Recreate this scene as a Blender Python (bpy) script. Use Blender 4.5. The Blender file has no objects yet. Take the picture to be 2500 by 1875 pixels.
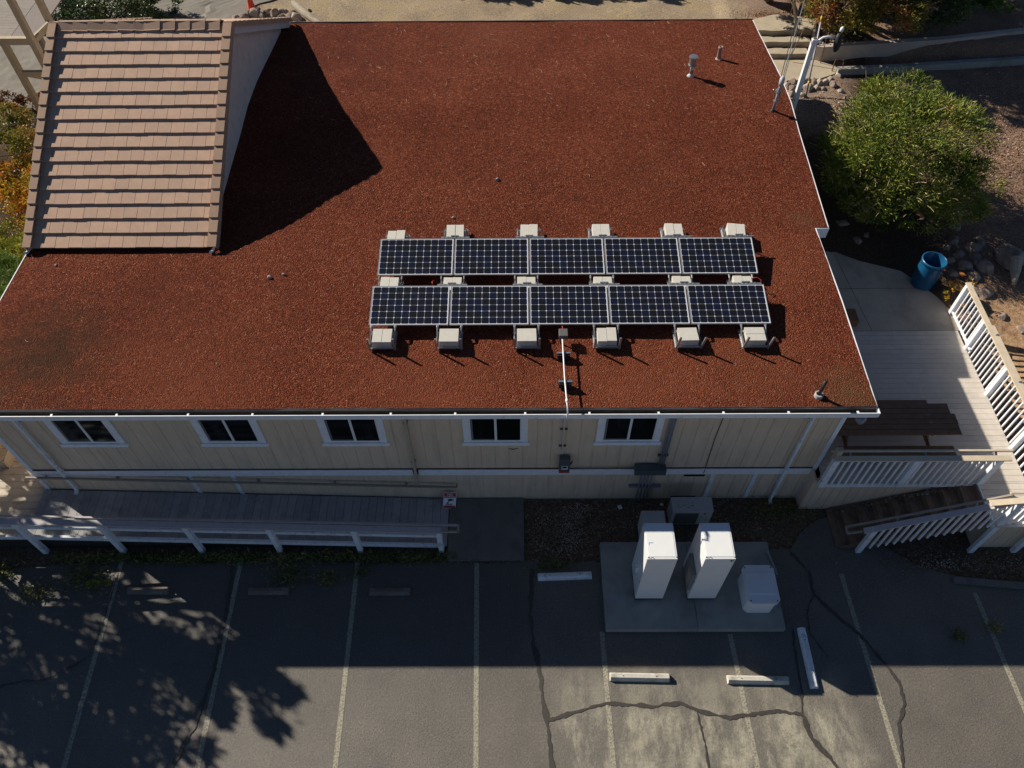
import bpy, bmesh, math, random
from mathutils import Vector, Matrix, noise
R=math.radians; C=bpy.context.scene.collection; S=bpy.context.scene
random.seed(7)
# ---------------- camera, world, sun, exposure ----------------
cam=bpy.data.objects.new('camera',bpy.data.cameras.new('camera')); C.objects.link(cam); S.camera=cam
cam.data.sensor_width=36; cam.data.lens=1904.9*36/2500; cam.data.clip_start=.1; cam.data.clip_end=600
pi_,ya,ro=0.9267,0.0096,-0.0118
fw=Vector((0,math.cos(pi_),-math.sin(pi_))); up=Vector((0,math.sin(pi_),math.cos(pi_))); rt=Vector((1,0,0))
Zr=Matrix.Rotation(ya,3,'Z'); fw,up,rt=Zr@fw,Zr@up,Zr@rt
c_,s_=math.cos(ro),math.sin(ro); rt,up=c_*rt+s_*up,-s_*rt+c_*up
M4=Matrix((rt,up,-fw)).transposed().to_4x4(); M4.translation=Vector((.1725,-9.0745,16.647)); cam.matrix_world=M4
KX,KY=1.3746,.8826
sund=Vector((KX,-KY,-1)).normalized()
elev=math.asin(-sund.z)
w=bpy.data.worlds.new('World'); S.world=w; w.use_nodes=True
nt=w.node_tree; bg=nt.nodes['Background']; sky=nt.nodes.new('ShaderNodeTexSky'); sky.sky_type='NISHITA'; sky.sun_disc=False
sky.sun_elevation=elev; sky.sun_rotation=math.atan2(-KX,KY); sky.air_density=.62; sky.dust_density=0; sky.ozone_density=2.5
nt.links.new(sky.outputs[0],bg.inputs[0]); bg.inputs[1].default_value=.05
sl=bpy.data.lights.new('sun','SUN'); sl.energy=5.0; sl.angle=R(.53); sl.color=(1,.92,.79)
so=bpy.data.objects.new('sun',sl); C.objects.link(so); so.rotation_euler=(-sund).to_track_quat('Z','Y').to_euler(); so.location=(-20,20,30)
S.view_settings.view_transform='Standard'; S.view_settings.look='None'; S.view_settings.exposure=.36; S.view_settings.gamma=1
S.render.resolution_x=1024; S.render.resolution_y=768
S.cycles.max_bounces=6

# ---------------- materials ----------------
MATS={}
def mat(name,col,rough=.7,var=.12,vscale=8.,bump=.0,bscale=60.,metal=0,spec=.5,island=0.,speck=None,stain=None,col2=None,c2scale=1.5,stretch=None):
    if name in MATS: return MATS[name]
    m=bpy.data.materials.new(name); m.use_nodes=True; N=m.node_tree; L=N.links; b=N.nodes['Principled BSDF']
    b.inputs['Roughness'].default_value=rough; b.inputs['Metallic'].default_value=metal; b.inputs['Specular IOR Level'].default_value=spec
    tc=N.nodes.new('ShaderNodeTexCoord'); vec=tc.outputs['Object']
    if stretch:
        mp=N.nodes.new('ShaderNodeMapping'); mp.inputs['Scale'].default_value=stretch; L.new(vec,mp.inputs[0]); vec=mp.outputs[0]
    def nz(scale,detail=4,rg=.55):
        n=N.nodes.new('ShaderNodeTexNoise'); n.inputs['Scale'].default_value=scale; n.inputs['Detail'].default_value=detail; n.inputs['Roughness'].default_value=rg; L.new(vec,n.inputs['Vector']); return n
    def ramp(f,p0,p1,c0=(0,0,0,1),c1=(1,1,1,1)):
        r=N.nodes.new('ShaderNodeValToRGB'); r.color_ramp.elements[0].position=p0; r.color_ramp.elements[1].position=p1
        r.color_ramp.elements[0].color=c0; r.color_ramp.elements[1].color=c1; L.new(f,r.inputs[0]); return r
    def mix(f,a,b_,bt='MIX'):
        x=N.nodes.new('ShaderNodeMix'); x.data_type='RGBA'; x.blend_type=bt
        if isinstance(f,float): x.inputs[0].default_value=f
        else: L.new(f,x.inputs[0])
        for s,v in ((6,a),(7,b_)):
            if isinstance(v,tuple): x.inputs[s].default_value=(*v[:3],1)
            else: L.new(v,x.inputs[s])
        return x.outputs[2]
    out=tuple(col)
    if col2:
        out=mix(ramp(nz(c2scale,5).outputs[0],.42,.6).outputs[0],out,tuple(col2))
    n=nz(vscale,6,.65); lo,hi=1-var*1.6,1+var*1.6
    g=ramp(n.outputs[0],.3,.7,(lo,lo,lo,1),(hi,hi,hi,1)); out=mix(1.,out,g.outputs[0],'MULTIPLY')
    if island:
        gi=N.nodes.new('ShaderNodeNewGeometry'); a,h=1-island,1+island
        r=ramp(gi.outputs['Random Per Island'],0,1,(a,a,a,1),(h,h*.99,h*.97,1)); out=mix(1.,out,r.outputs[0],'MULTIPLY')
    if speck:  # (scale, threshold, color, amount)
        v=N.nodes.new('ShaderNodeTexVoronoi'); v.inputs['Scale'].default_value=speck[0]; L.new(vec,v.inputs['Vector'])
        sp=N.nodes.new('ShaderNodeSeparateColor'); L.new(v.outputs['Color'],sp.inputs[0])
        r=ramp(sp.outputs[0],speck[1],speck[1]+.04,(0,0,0,1),(speck[3],)*3+(1,)); out=mix(r.outputs[0],out,tuple(speck[2]))
    if stain:  # (scale, lo, hi, color, amount)
        r=ramp(nz(stain[0],6,.6).outputs[0],stain[1],stain[2],(0,0,0,1),(stain[4],)*3+(1,)); out=mix(r.outputs[0],out,tuple(stain[3]))
    if isinstance(out,tuple): b.inputs['Base Color'].default_value=(*out,1)
    else: L.new(out,b.inputs['Base Color'])
    if bump:
        bn=N.nodes.new('ShaderNodeBump'); bn.inputs['Strength'].default_value=bump; bn.inputs['Distance'].default_value=.02
        L.new(nz(bscale,3,.7).outputs[0],bn.inputs['Height']); L.new(bn.outputs[0],b.inputs['Normal'])
    MATS[name]=m; return m
def leafmat(name,cols,spec=.35,rough=.55,trans=.25):
    m=bpy.data.materials.new(name); m.use_nodes=True; N=m.node_tree; L=N.links; b=N.nodes['Principled BSDF']
    gi=N.nodes.new('ShaderNodeNewGeometry'); tc=N.nodes.new('ShaderNodeTexCoord')
    n=N.nodes.new('ShaderNodeTexNoise'); n.inputs['Scale'].default_value=.9; n.inputs['Detail'].default_value=3; L.new(tc.outputs['Object'],n.inputs['Vector'])
    ad=N.nodes.new('ShaderNodeMath'); ad.operation='MULTIPLY_ADD'; L.new(gi.outputs['Random Per Island'],ad.inputs[0]); ad.inputs[1].default_value=.55
    mu=N.nodes.new('ShaderNodeMath'); mu.operation='MULTIPLY_ADD'; L.new(n.outputs[0],mu.inputs[0]); mu.inputs[1].default_value=1.5; mu.inputs[2].default_value=-.52; L.new(mu.outputs[0],ad.inputs[2])
    r=N.nodes.new('ShaderNodeValToRGB'); L.new(ad.outputs[0],r.inputs[0]); e=r.color_ramp.elements
    for i,cc in enumerate(cols):
        p=i/(len(cols)-1)
        if i==0: e[0].position=0; e[0].color=(*cc,1)
        elif i==len(cols)-1: e[len(e)-1].position=1; e[len(e)-1].color=(*cc,1)
        else: x=e.new(p); x.color=(*cc,1)
    L.new(r.outputs[0],b.inputs['Base Color']); b.inputs['Roughness'].default_value=rough; b.inputs['Specular IOR Level'].default_value=spec
    t=N.nodes.new('ShaderNodeBsdfTranslucent'); L.new(r.outputs[0],t.inputs[0]); ms=N.nodes.new('ShaderNodeMixShader'); ms.inputs[0].default_value=trans
    L.new(b.outputs[0],ms.inputs[1]); L.new(t.outputs[0],ms.inputs[2]); L.new(ms.outputs[0],N.nodes['Material Output'].inputs[0]); return m

def lava_mat():
    m=bpy.data.materials.new('red_lava_gravel'); m.use_nodes=True; N=m.node_tree; L=N.links; b=N.nodes['Principled BSDF']
    b.inputs['Roughness'].default_value=.95; b.inputs['Specular IOR Level'].default_value=.1
    tc=N.nodes.new('ShaderNodeTexCoord'); V=tc.outputs['Object']
    def node(t,**k):
        n=N.nodes.new(t)
        for a,v in k.items(): n.inputs[a].default_value=v
        return n
    vo=node('ShaderNodeTexVoronoi',Scale=46.); L.new(V,vo.inputs['Vector'])
    sc=N.nodes.new('ShaderNodeSeparateColor'); L.new(vo.outputs['Color'],sc.inputs[0])
    r=N.nodes.new('ShaderNodeValToRGB'); L.new(sc.outputs[0],r.inputs[0]); e=r.color_ramp.elements
    e[0].color=(.068,.017,.009,1); e[1].color=(.27,.095,.052,1); e[1].position=.975
    x=e.new(.5); x.color=(.162,.039,.0195,1); x=e.new(.85); x.color=(.225,.062,.031,1); x=e.new(1.); x.color=(.36,.2,.13,1)
    big=node('ShaderNodeTexNoise',Scale=.55,Detail=5.,Roughness=.6); L.new(V,big.inputs['Vector'])
    rb=N.nodes.new('ShaderNodeValToRGB'); L.new(big.outputs[0],rb.inputs[0]); rb.color_ramp.elements[0].position=.3; rb.color_ramp.elements[1].position=.72
    rb.color_ramp.elements[0].color=(.88,.86,.88,1); rb.color_ramp.elements[1].color=(1.18,1.2,1.2,1)
    mx=N.nodes.new('ShaderNodeMix'); mx.data_type='RGBA'; mx.blend_type='MULTIPLY'; mx.inputs[0].default_value=1; L.new(r.outputs[0],mx.inputs[6]); L.new(rb.outputs[0],mx.inputs[7])
    mid=node('ShaderNodeTexNoise',Scale=9.,Detail=6.,Roughness=.7); L.new(V,mid.inputs['Vector'])
    rm=N.nodes.new('ShaderNodeValToRGB'); L.new(mid.outputs[0],rm.inputs[0]); rm.color_ramp.elements[0].position=.3; rm.color_ramp.elements[1].position=.7
    rm.color_ramp.elements[0].color=(.72,.72,.72,1); rm.color_ramp.elements[1].color=(1.25,1.22,1.2,1)
    m2=N.nodes.new('ShaderNodeMix'); m2.data_type='RGBA'; m2.blend_type='MULTIPLY'; m2.inputs[0].default_value=1; L.new(mx.outputs[2],m2.inputs[6]); L.new(rm.outputs[0],m2.inputs[7])
    out=m2.outputs[2]
    # dusty / mossy worn patches, plus orange ones painting in the front edge's view-angle brightening (x,y,radius,colour,amount)
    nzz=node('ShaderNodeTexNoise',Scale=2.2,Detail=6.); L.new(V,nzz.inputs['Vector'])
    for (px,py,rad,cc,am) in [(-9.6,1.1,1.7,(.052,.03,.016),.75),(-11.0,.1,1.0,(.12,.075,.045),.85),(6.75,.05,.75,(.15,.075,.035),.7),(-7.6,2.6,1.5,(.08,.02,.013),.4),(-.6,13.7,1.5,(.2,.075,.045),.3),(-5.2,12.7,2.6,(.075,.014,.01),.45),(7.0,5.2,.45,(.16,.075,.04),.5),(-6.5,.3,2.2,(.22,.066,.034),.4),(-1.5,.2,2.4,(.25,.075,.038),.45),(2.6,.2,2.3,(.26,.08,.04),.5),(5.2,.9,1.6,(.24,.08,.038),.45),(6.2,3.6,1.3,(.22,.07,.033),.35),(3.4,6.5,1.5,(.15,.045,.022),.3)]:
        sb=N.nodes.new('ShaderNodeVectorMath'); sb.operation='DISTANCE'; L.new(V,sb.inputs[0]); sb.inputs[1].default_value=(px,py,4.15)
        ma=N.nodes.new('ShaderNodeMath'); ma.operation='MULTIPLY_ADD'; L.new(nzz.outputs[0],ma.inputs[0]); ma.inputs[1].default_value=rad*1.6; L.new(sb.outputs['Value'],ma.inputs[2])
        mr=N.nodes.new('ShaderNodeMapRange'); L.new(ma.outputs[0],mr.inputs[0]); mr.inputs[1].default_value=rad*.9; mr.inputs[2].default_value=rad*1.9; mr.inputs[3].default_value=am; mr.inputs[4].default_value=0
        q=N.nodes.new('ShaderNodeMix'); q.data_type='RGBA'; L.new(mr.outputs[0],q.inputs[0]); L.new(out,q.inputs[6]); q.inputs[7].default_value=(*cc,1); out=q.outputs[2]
    L.new(out,b.inputs['Base Color'])
    bn=node('ShaderNodeBump',Strength=1.,Distance=.04); v2=node('ShaderNodeTexVoronoi',Scale=46.); L.new(V,v2.inputs['Vector'])
    ad=N.nodes.new('ShaderNodeMath'); ad.operation='SUBTRACT'; fn=node('ShaderNodeTexNoise',Scale=14.,Detail=6.,Roughness=.75); L.new(V,fn.inputs['Vector'])
    L.new(fn.outputs[0],ad.inputs[0]); L.new(v2.outputs['Distance'],ad.inputs[1]); L.new(ad.outputs[0],bn.inputs['Height']); L.new(bn.outputs[0],b.inputs['Normal']); return m

def asphalt_mat():
    m=bpy.data.materials.new('worn_asphalt'); m.use_nodes=True; N=m.node_tree; L=N.links; b=N.nodes['Principled BSDF']
    b.inputs['Roughness'].default_value=.6; b.inputs['Specular IOR Level'].default_value=.5
    tc=N.nodes.new('ShaderNodeTexCoord'); V=tc.outputs['Object']
    def nz(s,d=5,r=.6,st=None):
        n=N.nodes.new('ShaderNodeTexNoise'); n.inputs['Scale'].default_value=s; n.inputs['Detail'].default_value=d; n.inputs['Roughness'].default_value=r
        if st:
            mp=N.nodes.new('ShaderNodeMapping'); mp.inputs['Scale'].default_value=st; L.new(V,mp.inputs[0]); L.new(mp.outputs[0],n.inputs['Vector'])
        else: L.new(V,n.inputs['Vector'])
        return n.outputs[0]
    def rp(f,p0,p1,a,c):
        r=N.nodes.new('ShaderNodeValToRGB'); L.new(f,r.inputs[0]); r.color_ramp.elements[0].position=p0; r.color_ramp.elements[1].position=p1; r.color_ramp.elements[0].color=(*a,1); r.color_ramp.elements[1].color=(*c,1); return r.outputs[0]
    def mix(f,a,c,bt='MIX'):
        x=N.nodes.new('ShaderNodeMix'); x.data_type='RGBA'; x.blend_type=bt
        if isinstance(f,float): x.inputs[0].default_value=f
        else: L.new(f,x.inputs[0])
        for s,v in ((6,a),(7,c)):
            if isinstance(v,tuple): x.inputs[s].default_value=(*v,1)
            else: L.new(v,x.inputs[s])
        return x.outputs[2]
    def M(op,a,c,d=None):
        x=N.nodes.new('ShaderNodeMath'); x.operation=op
        for i,v in enumerate((a,c,d)):
            if v is None: continue
            if isinstance(v,(int,float)): x.inputs[i].default_value=v
            else: L.new(v,x.inputs[i])
        return x.outputs[0]
    sp=N.nodes.new('ShaderNodeSeparateXYZ'); L.new(V,sp.inputs[0]); X,Y=sp.outputs[0],sp.outputs[1]
    base=mix(1.,(.138,.125,.109),rp(nz(26,6,.85),.34,.66,(.6,.6,.6),(1.42,1.4,1.36)),'MULTIPLY')
    base=mix(1.,base,rp(nz(1.1,6,.65),.3,.7,(.84,.84,.86),(1.14,1.13,1.1)),'MULTIPLY')
    # a worn, washed-out patch bounded by the crack lines, with run-off streaks along Y
    wob=M('MULTIPLY_ADD',nz(1.6,5),.8,-.4)
    def edge(v,lo,hi):
        r=N.nodes.new('ShaderNodeMapRange'); L.new(v,r.inputs[0]); r.inputs[1].default_value=lo; r.inputs[2].default_value=hi; return r.outputs[0]
    xw=M('ADD',X,wob); yw=M('ADD',Y,wob)
    mk=M('MULTIPLY',edge(xw,.7,1.3),edge(xw,7.2,6.6)); mk=M('MULTIPLY',mk,edge(yw,-3.9,-4.4))
    low=edge(Y,-4.75,-5.0); mk2=M('MULTIPLY',mk,M('MULTIPLY_ADD',low,.55,.45))
    mk2=M('MULTIPLY',mk2,rp(nz(1.1,8,.72,(1.9,.75,1)),.44,.58,(.10,.10,.10),(1,1,1)))
    base=mix(mk2,base,mix(1.,(.37,.34,.265),rp(nz(22,6,.85),.34,.66,(.72,.72,.72),(1.25,1.25,1.2)),'MULTIPLY'))
    pat=M('MULTIPLY',mk2,rp(nz(3.5,6,.75),.5,.62,(0,0,0),(.6,.6,.6))); base=mix(pat,base,(.10,.09,.075))
    # darker zone left of the pad, fading away from the building
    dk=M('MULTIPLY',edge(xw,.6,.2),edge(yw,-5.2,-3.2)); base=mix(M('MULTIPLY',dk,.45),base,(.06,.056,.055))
    base=mix(rp(nz(2.6,6,.7),.66,.76,(0,0,0),(.35,.35,.35)),base,(.10,.075,.045))
    vo=N.nodes.new('ShaderNodeTexVoronoi'); vo.inputs['Scale'].default_value=5.; L.new(V,vo.inputs['Vector']); base=mix(rp(vo.outputs['Distance'],.03,.06,(.7,.7,.7),(0,0,0)),base,(.03,.028,.025))
    v3=N.nodes.new('ShaderNodeTexVoronoi'); v3.inputs['Scale'].default_value=45.; L.new(V,v3.inputs['Vector']); s3=N.nodes.new('ShaderNodeSeparateColor'); L.new(v3.outputs['Color'],s3.inputs[0]); base=mix(rp(s3.outputs[0],.975,.985,(0,0,0),(.35,.35,.35)),base,(.26,.24,.2))
    L.new(base,b.inputs['Base Color'])
    bn=N.nodes.new('ShaderNodeBump'); bn.inputs['Strength'].default_value=1.; bn.inputs['Distance'].default_value=.012; L.new(nz(24,5,.85),bn.inputs['Height']); L.new(bn.outputs[0],b.inputs['Normal'])
    return m
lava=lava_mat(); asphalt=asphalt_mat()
white=mat('white_trim_paint',(.82,.84,.88),.55,.05,6,stain=(9,.62,.72,(.35,.33,.3),.5))
whited=mat('weathered_white_paint',(.76,.79,.83),.6,.08,5,stain=(6,.56,.7,(.34,.31,.27),.6))
beige=mat('beige_siding_paint',(.70,.55,.405),.8,.06,3,bump=.15,bscale=30,stretch=(1.6,1,.3),stain=(2.2,.55,.75,(.36,.31,.25),.45))
beige2=mat('beige_board_paint',(.45,.38,.29),.75,.08,5,stain=(5,.6,.75,(.3,.25,.2),.5))
tan=mat('tan_cap_rail_paint',(.62,.52,.38),.7,.07,6,stain=(7,.6,.74,(.42,.34,.25),.5))
rampb=mat('grey_ramp_boards',(.36,.35,.355),.75,.1,4,island=.12,stain=(2.5,.55,.7,(.2,.19,.185),.5))
deckb=mat('cream_deck_boards',(.60,.545,.48),.7,.06,4,island=.05,stain=(1.3,.58,.75,(.42,.38,.33),.4))
landb=mat('tan_landing_boards',(.50,.44,.36),.75,.07,4,island=.08,stain=(3,.58,.7,(.2,.15,.1),.5))
brownw=mat('dark_brown_boards',(.19,.125,.085),.6,.2,7,island=.2,stain=(5,.55,.7,(.09,.06,.045),.5))
tabw=mat('stained_picnic_boards',(.21,.10,.048),.45,.15,9,island=.18)
tile=mat('concrete_roof_tile',(.53,.35,.25),.85,.05,5,island=.07,bump=.15,bscale=80,stain=(3.,.64,.76,(.34,.21,.16),.4))
tiled=mat('rim_roof_tile',(.40,.26,.18),.85,.06,5,island=.07,bump=.15,bscale=80)
galv=mat('galvanised_steel',(.45,.46,.47),.38,.08,12,metal=.8)
alu=mat('silver_panel_frame',(.62,.63,.65),.35,.04,12,metal=.6)
whitem=mat('white_enamel_steel',(.80,.81,.82),.35,.02,3)
greym=mat('grey_enamel_steel',(.085,.105,.11),.45,.05,6)
blackm=mat('black_rubber',(.012,.012,.013),.6,.1)
gutin=mat('dark_gutter_inside',(.03,.024,.02),.8,.25,5)
drip=mat('grey_drip_edge',(.16,.145,.135),.6,.15,4)
glass=mat('dark_window_glass',(.005,.006,.006),.08,.02,3,spec=.35)
conc=mat('grey_concrete',(.33,.325,.295),.85,.1,2.5,bump=.15,bscale=50,stain=(1.4,.52,.68,(.17,.16,.14),.6))
concw=mat('pale_patio_concrete',(.50,.43,.34),.85,.08,2,bump=.1,bscale=50,stain=(.9,.5,.62,(.28,.25,.21),.5))
concb=mat('tan_path_concrete',(.44,.37,.27),.88,.07,3,bump=.2,bscale=30,stain=(1.6,.55,.7,(.33,.27,.19),.5))
block=mat('cream_concrete_block',(.55,.53,.475),.9,.04,9,bump=.1,bscale=40)
stopm=mat('white_wheel_stop_concrete',(.56,.53,.47),.85,.1,7,bump=.2,bscale=40,stain=(5,.52,.66,(.3,.27,.22),.6))
stopd=mat('brown_wheel_stop_concrete',(.16,.125,.105),.88,.12,7,bump=.2,bscale=40,stain=(5,.5,.65,(.28,.26,.24),.4))
paintl=mat('worn_line_paint',(.36,.335,.255),.75,.12,30,stain=(26,.44,.60,(.13,.115,.09),.75))
tar=mat('tar_crack_filler',(.058,.050,.044),.55,.15,20)
rust=mat('rusty_steel',(.16,.085,.05),.8,.15,20)
rockm=mat('brown_fieldstone',(.25,.19,.155),.9,.2,6,bump=.5,bscale=12,island=.25,stain=(4,.5,.62,(.42,.37,.31),.6))
rockl=mat('pale_fieldstone',(.42,.36,.30),.9,.18,6,bump=.5,bscale=12,stain=(4,.5,.62,(.25,.2,.17),.5))
woodg=mat('weathered_grey_wood',(.44,.38,.29),.85,.15,12,stretch=(1,1,6),stain=(3,.5,.64,(.22,.17,.12),.6))
bark=mat('tree_bark',(.14,.10,.07),.9,.2,10,bump=.5,bscale=25)
towerw=mat('tan_tower_timber',(.42,.335,.23),.75,.08,6,stain=(3,.58,.7,(.3,.23,.16),.5))
towerf=mat('grey_tower_slats',(.24,.205,.175),.8,.08,6,island=.06)

# ---------------- mesh helpers ----------------
class MB:
    def __init__(s): s.v=[]; s.f=[]
    def quadmesh(s,vs,fs):
        o=len(s.v); s.v+=[tuple(v) for v in vs]; s.f+=[tuple(i+o for i in f) for f in fs]; return s
    def hexa(s,p):  # 8 points: bottom 4 ccw, top 4 ccw
        return s.quadmesh(p,[(3,2,1,0),(4,5,6,7),(0,1,5,4),(1,2,6,5),(2,3,7,6),(3,0,4,7)])
    def box(s,x0,x1,y0,y1,z0,z1):
        return s.hexa([(x0,y0,z0),(x1,y0,z0),(x1,y1,z0),(x0,y1,z0),(x0,y0,z1),(x1,y0,z1),(x1,y1,z1),(x0,y1,z1)])
    def bbox(s,x0,x1,y0,y1,z0,z1,b=.008):   # box with chamfered edges
        bm=bmesh.new(); bmesh.ops.create_cube(bm,size=1)
        for v in bm.verts: v.co=Vector(((x0+x1)/2+v.co.x*(x1-x0),(y0+y1)/2+v.co.y*(y1-y0),(z0+z1)/2+v.co.z*(z1-z0)))
        bmesh.ops.bevel(bm,geom=bm.edges[:],offset=b,segments=2,affect='EDGES',profile=.6)
        bm.verts.index_update(); s.quadmesh([v.co[:] for v in bm.verts],[[v.index for v in f.verts] for f in bm.faces]); bm.free(); return s
    def bar(s,a,b,w,h,upv=(0,0,1)):         # rectangular bar a->b
        a,b=Vector(a),Vector(b); d=(b-a).normalized(); u=Vector(upv)
        if abs(d.dot(u))>.98: u=Vector((0,1,0))
        r=d.cross(u).normalized()*w/2; u=r.cross(d).normalized()*h/2
        return s.hexa([a-r-u,a+r-u,b+r-u,b-r-u,a-r+u,a+r+u,b+r+u,b-r+u])
    def tube(s,pts,rad,n=10,cap=True):
        pts=[Vector(p) for p in pts]; rads=rad if isinstance(rad,(list,tuple)) else [rad]*len(pts); rings=[]; o=len(s.v); pu=None
        for i,p in enumerate(pts):
            d=(pts[min(i+1,len(pts)-1)]-pts[max(i-1,0)]).normalized()
            u=pu or (Vector((0,0,1)) if abs(d.z)<.9 else Vector((1,0,0)))
            r=d.cross(u).normalized(); u=r.cross(d).normalized(); pu=u
            for k in range(n):
                t=2*math.pi*k/n; s.v.append(tuple(p+(r*math.cos(t)+u*math.sin(t))*rads[i]))
        for i in range(len(pts)-1):
            for k in range(n): a=o+i*n+k; b=o+i*n+(k+1)%n; s.f.append((a,b,b+n,a+n))
        if cap: s.f.append(tuple(o+k for k in range(n))[::-1]); s.f.append(tuple(o+(len(pts)-1)*n+k for k in range(n)))
        return s
    def lathe(s,prof,cx,cy,n=24,closed_top=True):
        o=len(s.v)
        for r,z in prof:
            for k in range(n): t=2*math.pi*k/n; s.v.append((cx+r*math.cos(t),cy+r*math.sin(t),z))
        for i in range(len(prof)-1):
            for k in range(n): a=o+i*n+k; b=o+i*n+(k+1)%n; s.f.append((a,b,b+n,a+n))
        return s
    def prism(s,poly,z0,z1):
        n=len(poly); o=len(s.v); s.v+=[(x,y,z0) for x,y in poly]+[(x,y,z1) for x,y in poly]
        s.f.append(tuple(o+i for i in range(n))[::-1]); s.f.append(tuple(o+n+i for i in range(n)))
        for i in range(n): j=(i+1)%n; s.f.append((o+i,o+j,o+n+j,o+n+i))
        return s
    def build(s,name,m,parent=None,smooth=False):
        me=bpy.data.meshes.new(name); me.from_pydata(s.v,[],s.f); me.update(); me.materials.append(m)
        if smooth:
            for p in me.polygons: p.use_smooth=True
        bm=bmesh.new(); bm.from_mesh(me); bmesh.ops.recalc_face_normals(bm,faces=bm.faces) if len(s.f)<9000 else None; bm.to_mesh(me); bm.free()
        o=bpy.data.objects.new(name,me); C.objects.link(o)
        if parent:
            o.parent=parent; T=wpos(parent); 
            if T.length>0: me.transform(Matrix.Translation(-T))
        return o
def wpos(o):
    p=Vector(o.location)
    while o.parent: o=o.parent; p+=Vector(o.location)
    return p
def tag(o,label=None,cat=None,group=None,kind=None):
    if label: o['label']=label
    if cat: o['category']=cat
    if group: o['group']=group
    if kind: o['kind']=kind
    return o
def empty(name,loc,label,cat,group=None):
    o=bpy.data.objects.new(name,None); C.objects.link(o); o.location=loc; o.empty_display_size=.2; return tag(o,label,cat,group)
def centre(o,z=None):   # move mesh origin to its base centre
    me=o.data; n=len(me.vertices); c=Vector((sum(v.co.x for v in me.vertices)/n,sum(v.co.y for v in me.vertices)/n,min(v.co.z for v in me.vertices)))
    me.transform(Matrix.Translation(-c)); o.location=c; return o
def struct(mb,name,m): o=mb.build(name,m); o['kind']='structure'; return o
def copy_tree(o,loc,label,group=None):
    c=o.copy(); C.objects.link(c); c.location=loc; c['label']=label
    if group: c['group']=group
    for ch in o.children:
        d=ch.copy(); C.objects.link(d); d.parent=c
        for g in ch.children: e=g.copy(); C.objects.link(e); e.parent=d
    return c
def lerp(a,b,t): return a+(b-a)*t
def pw(x,pts):
    if x<=pts[0][0]: return pts[0][1]
    for (a,b),(c,d) in zip(pts,pts[1:]):
        if x<=c: return b+(d-b)*(x-a)/(c-a)
    return pts[-1][1]

# ---------------- terrain, roads, slabs ----------------
def ground_z(x,y):
    back=pw(y,[(4.5,1.30),(7,1.36),(13,2.15),(15.2,2.17),(16.6,2.45),(40,2.8),(150,4)])
    if x<7.6 and y>15.2: back=min(back,2.3)
    if x>10.4 and y>15.4: back=pw(y,[(15.4,2.66),(20,2.95),(150,5)])
    elif x>10.2 and y>13.2: back=2.16
    if x<-11: back=pw(y,[(-1.5,-.04),(.5,.1),(5,.9),(13,1.95),(18,2.2),(60,2.6)])
    front=-.04
    if x>11.6:
        f=pw(y,[(-2.4,-.04),(0,.45),(4.5,1.28)]); lo=pw(y,[(-2.4,-.04),(2.9,.1),(4.5,1.25)]); f=lerp(lo,f,min(1,max(0,(x-12.3)/.9)))
    elif x<-11: f=back
    elif x<7.0: f=-.03
    else: f=pw(y,[(-1.5,-.04),(3.9,-.04),(4.02,1.30)])
    z=back if y>4.5 else f
    if 8.3<x<10.7 and 15.1<y<17.6: z=pw(y,[(15.25,2.14),(15.6,2.16),(16.0,2.27),(16.5,2.40),(17.0,2.58)])
    if y>-1.4 and not(-11.2<x<7.5 and y<14.6): z+=.05*(noise.noise((x*.9,y*.9,0))) + .02*noise.noise((x*4,y*4,3))
    return z
def axis(a,b,st,far):
    out=[]; x=a
    while x<b+1e-6: out.append(x); x+=st
    s=st; x=a; pre=[]
    while x>-far: s*=1.5; x-=s; pre.append(x)
    s=st; x=b; post=[]
    while x<far: s*=1.5; x+=s; post.append(x)
    return pre[::-1]+out+post
xs=axis(-19,20,.22,160); ys=axis(-2.2,23,.22,160)
g=MB(); 
for y in ys:
    for x in xs: g.v.append((x,y,ground_z(x,y)))
nx=len(xs)
for j in range(len(ys)-1):
    for i in range(nx-1): a=j*nx+i; g.f.append((a,a+1,a+nx+1,a+nx))
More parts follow.
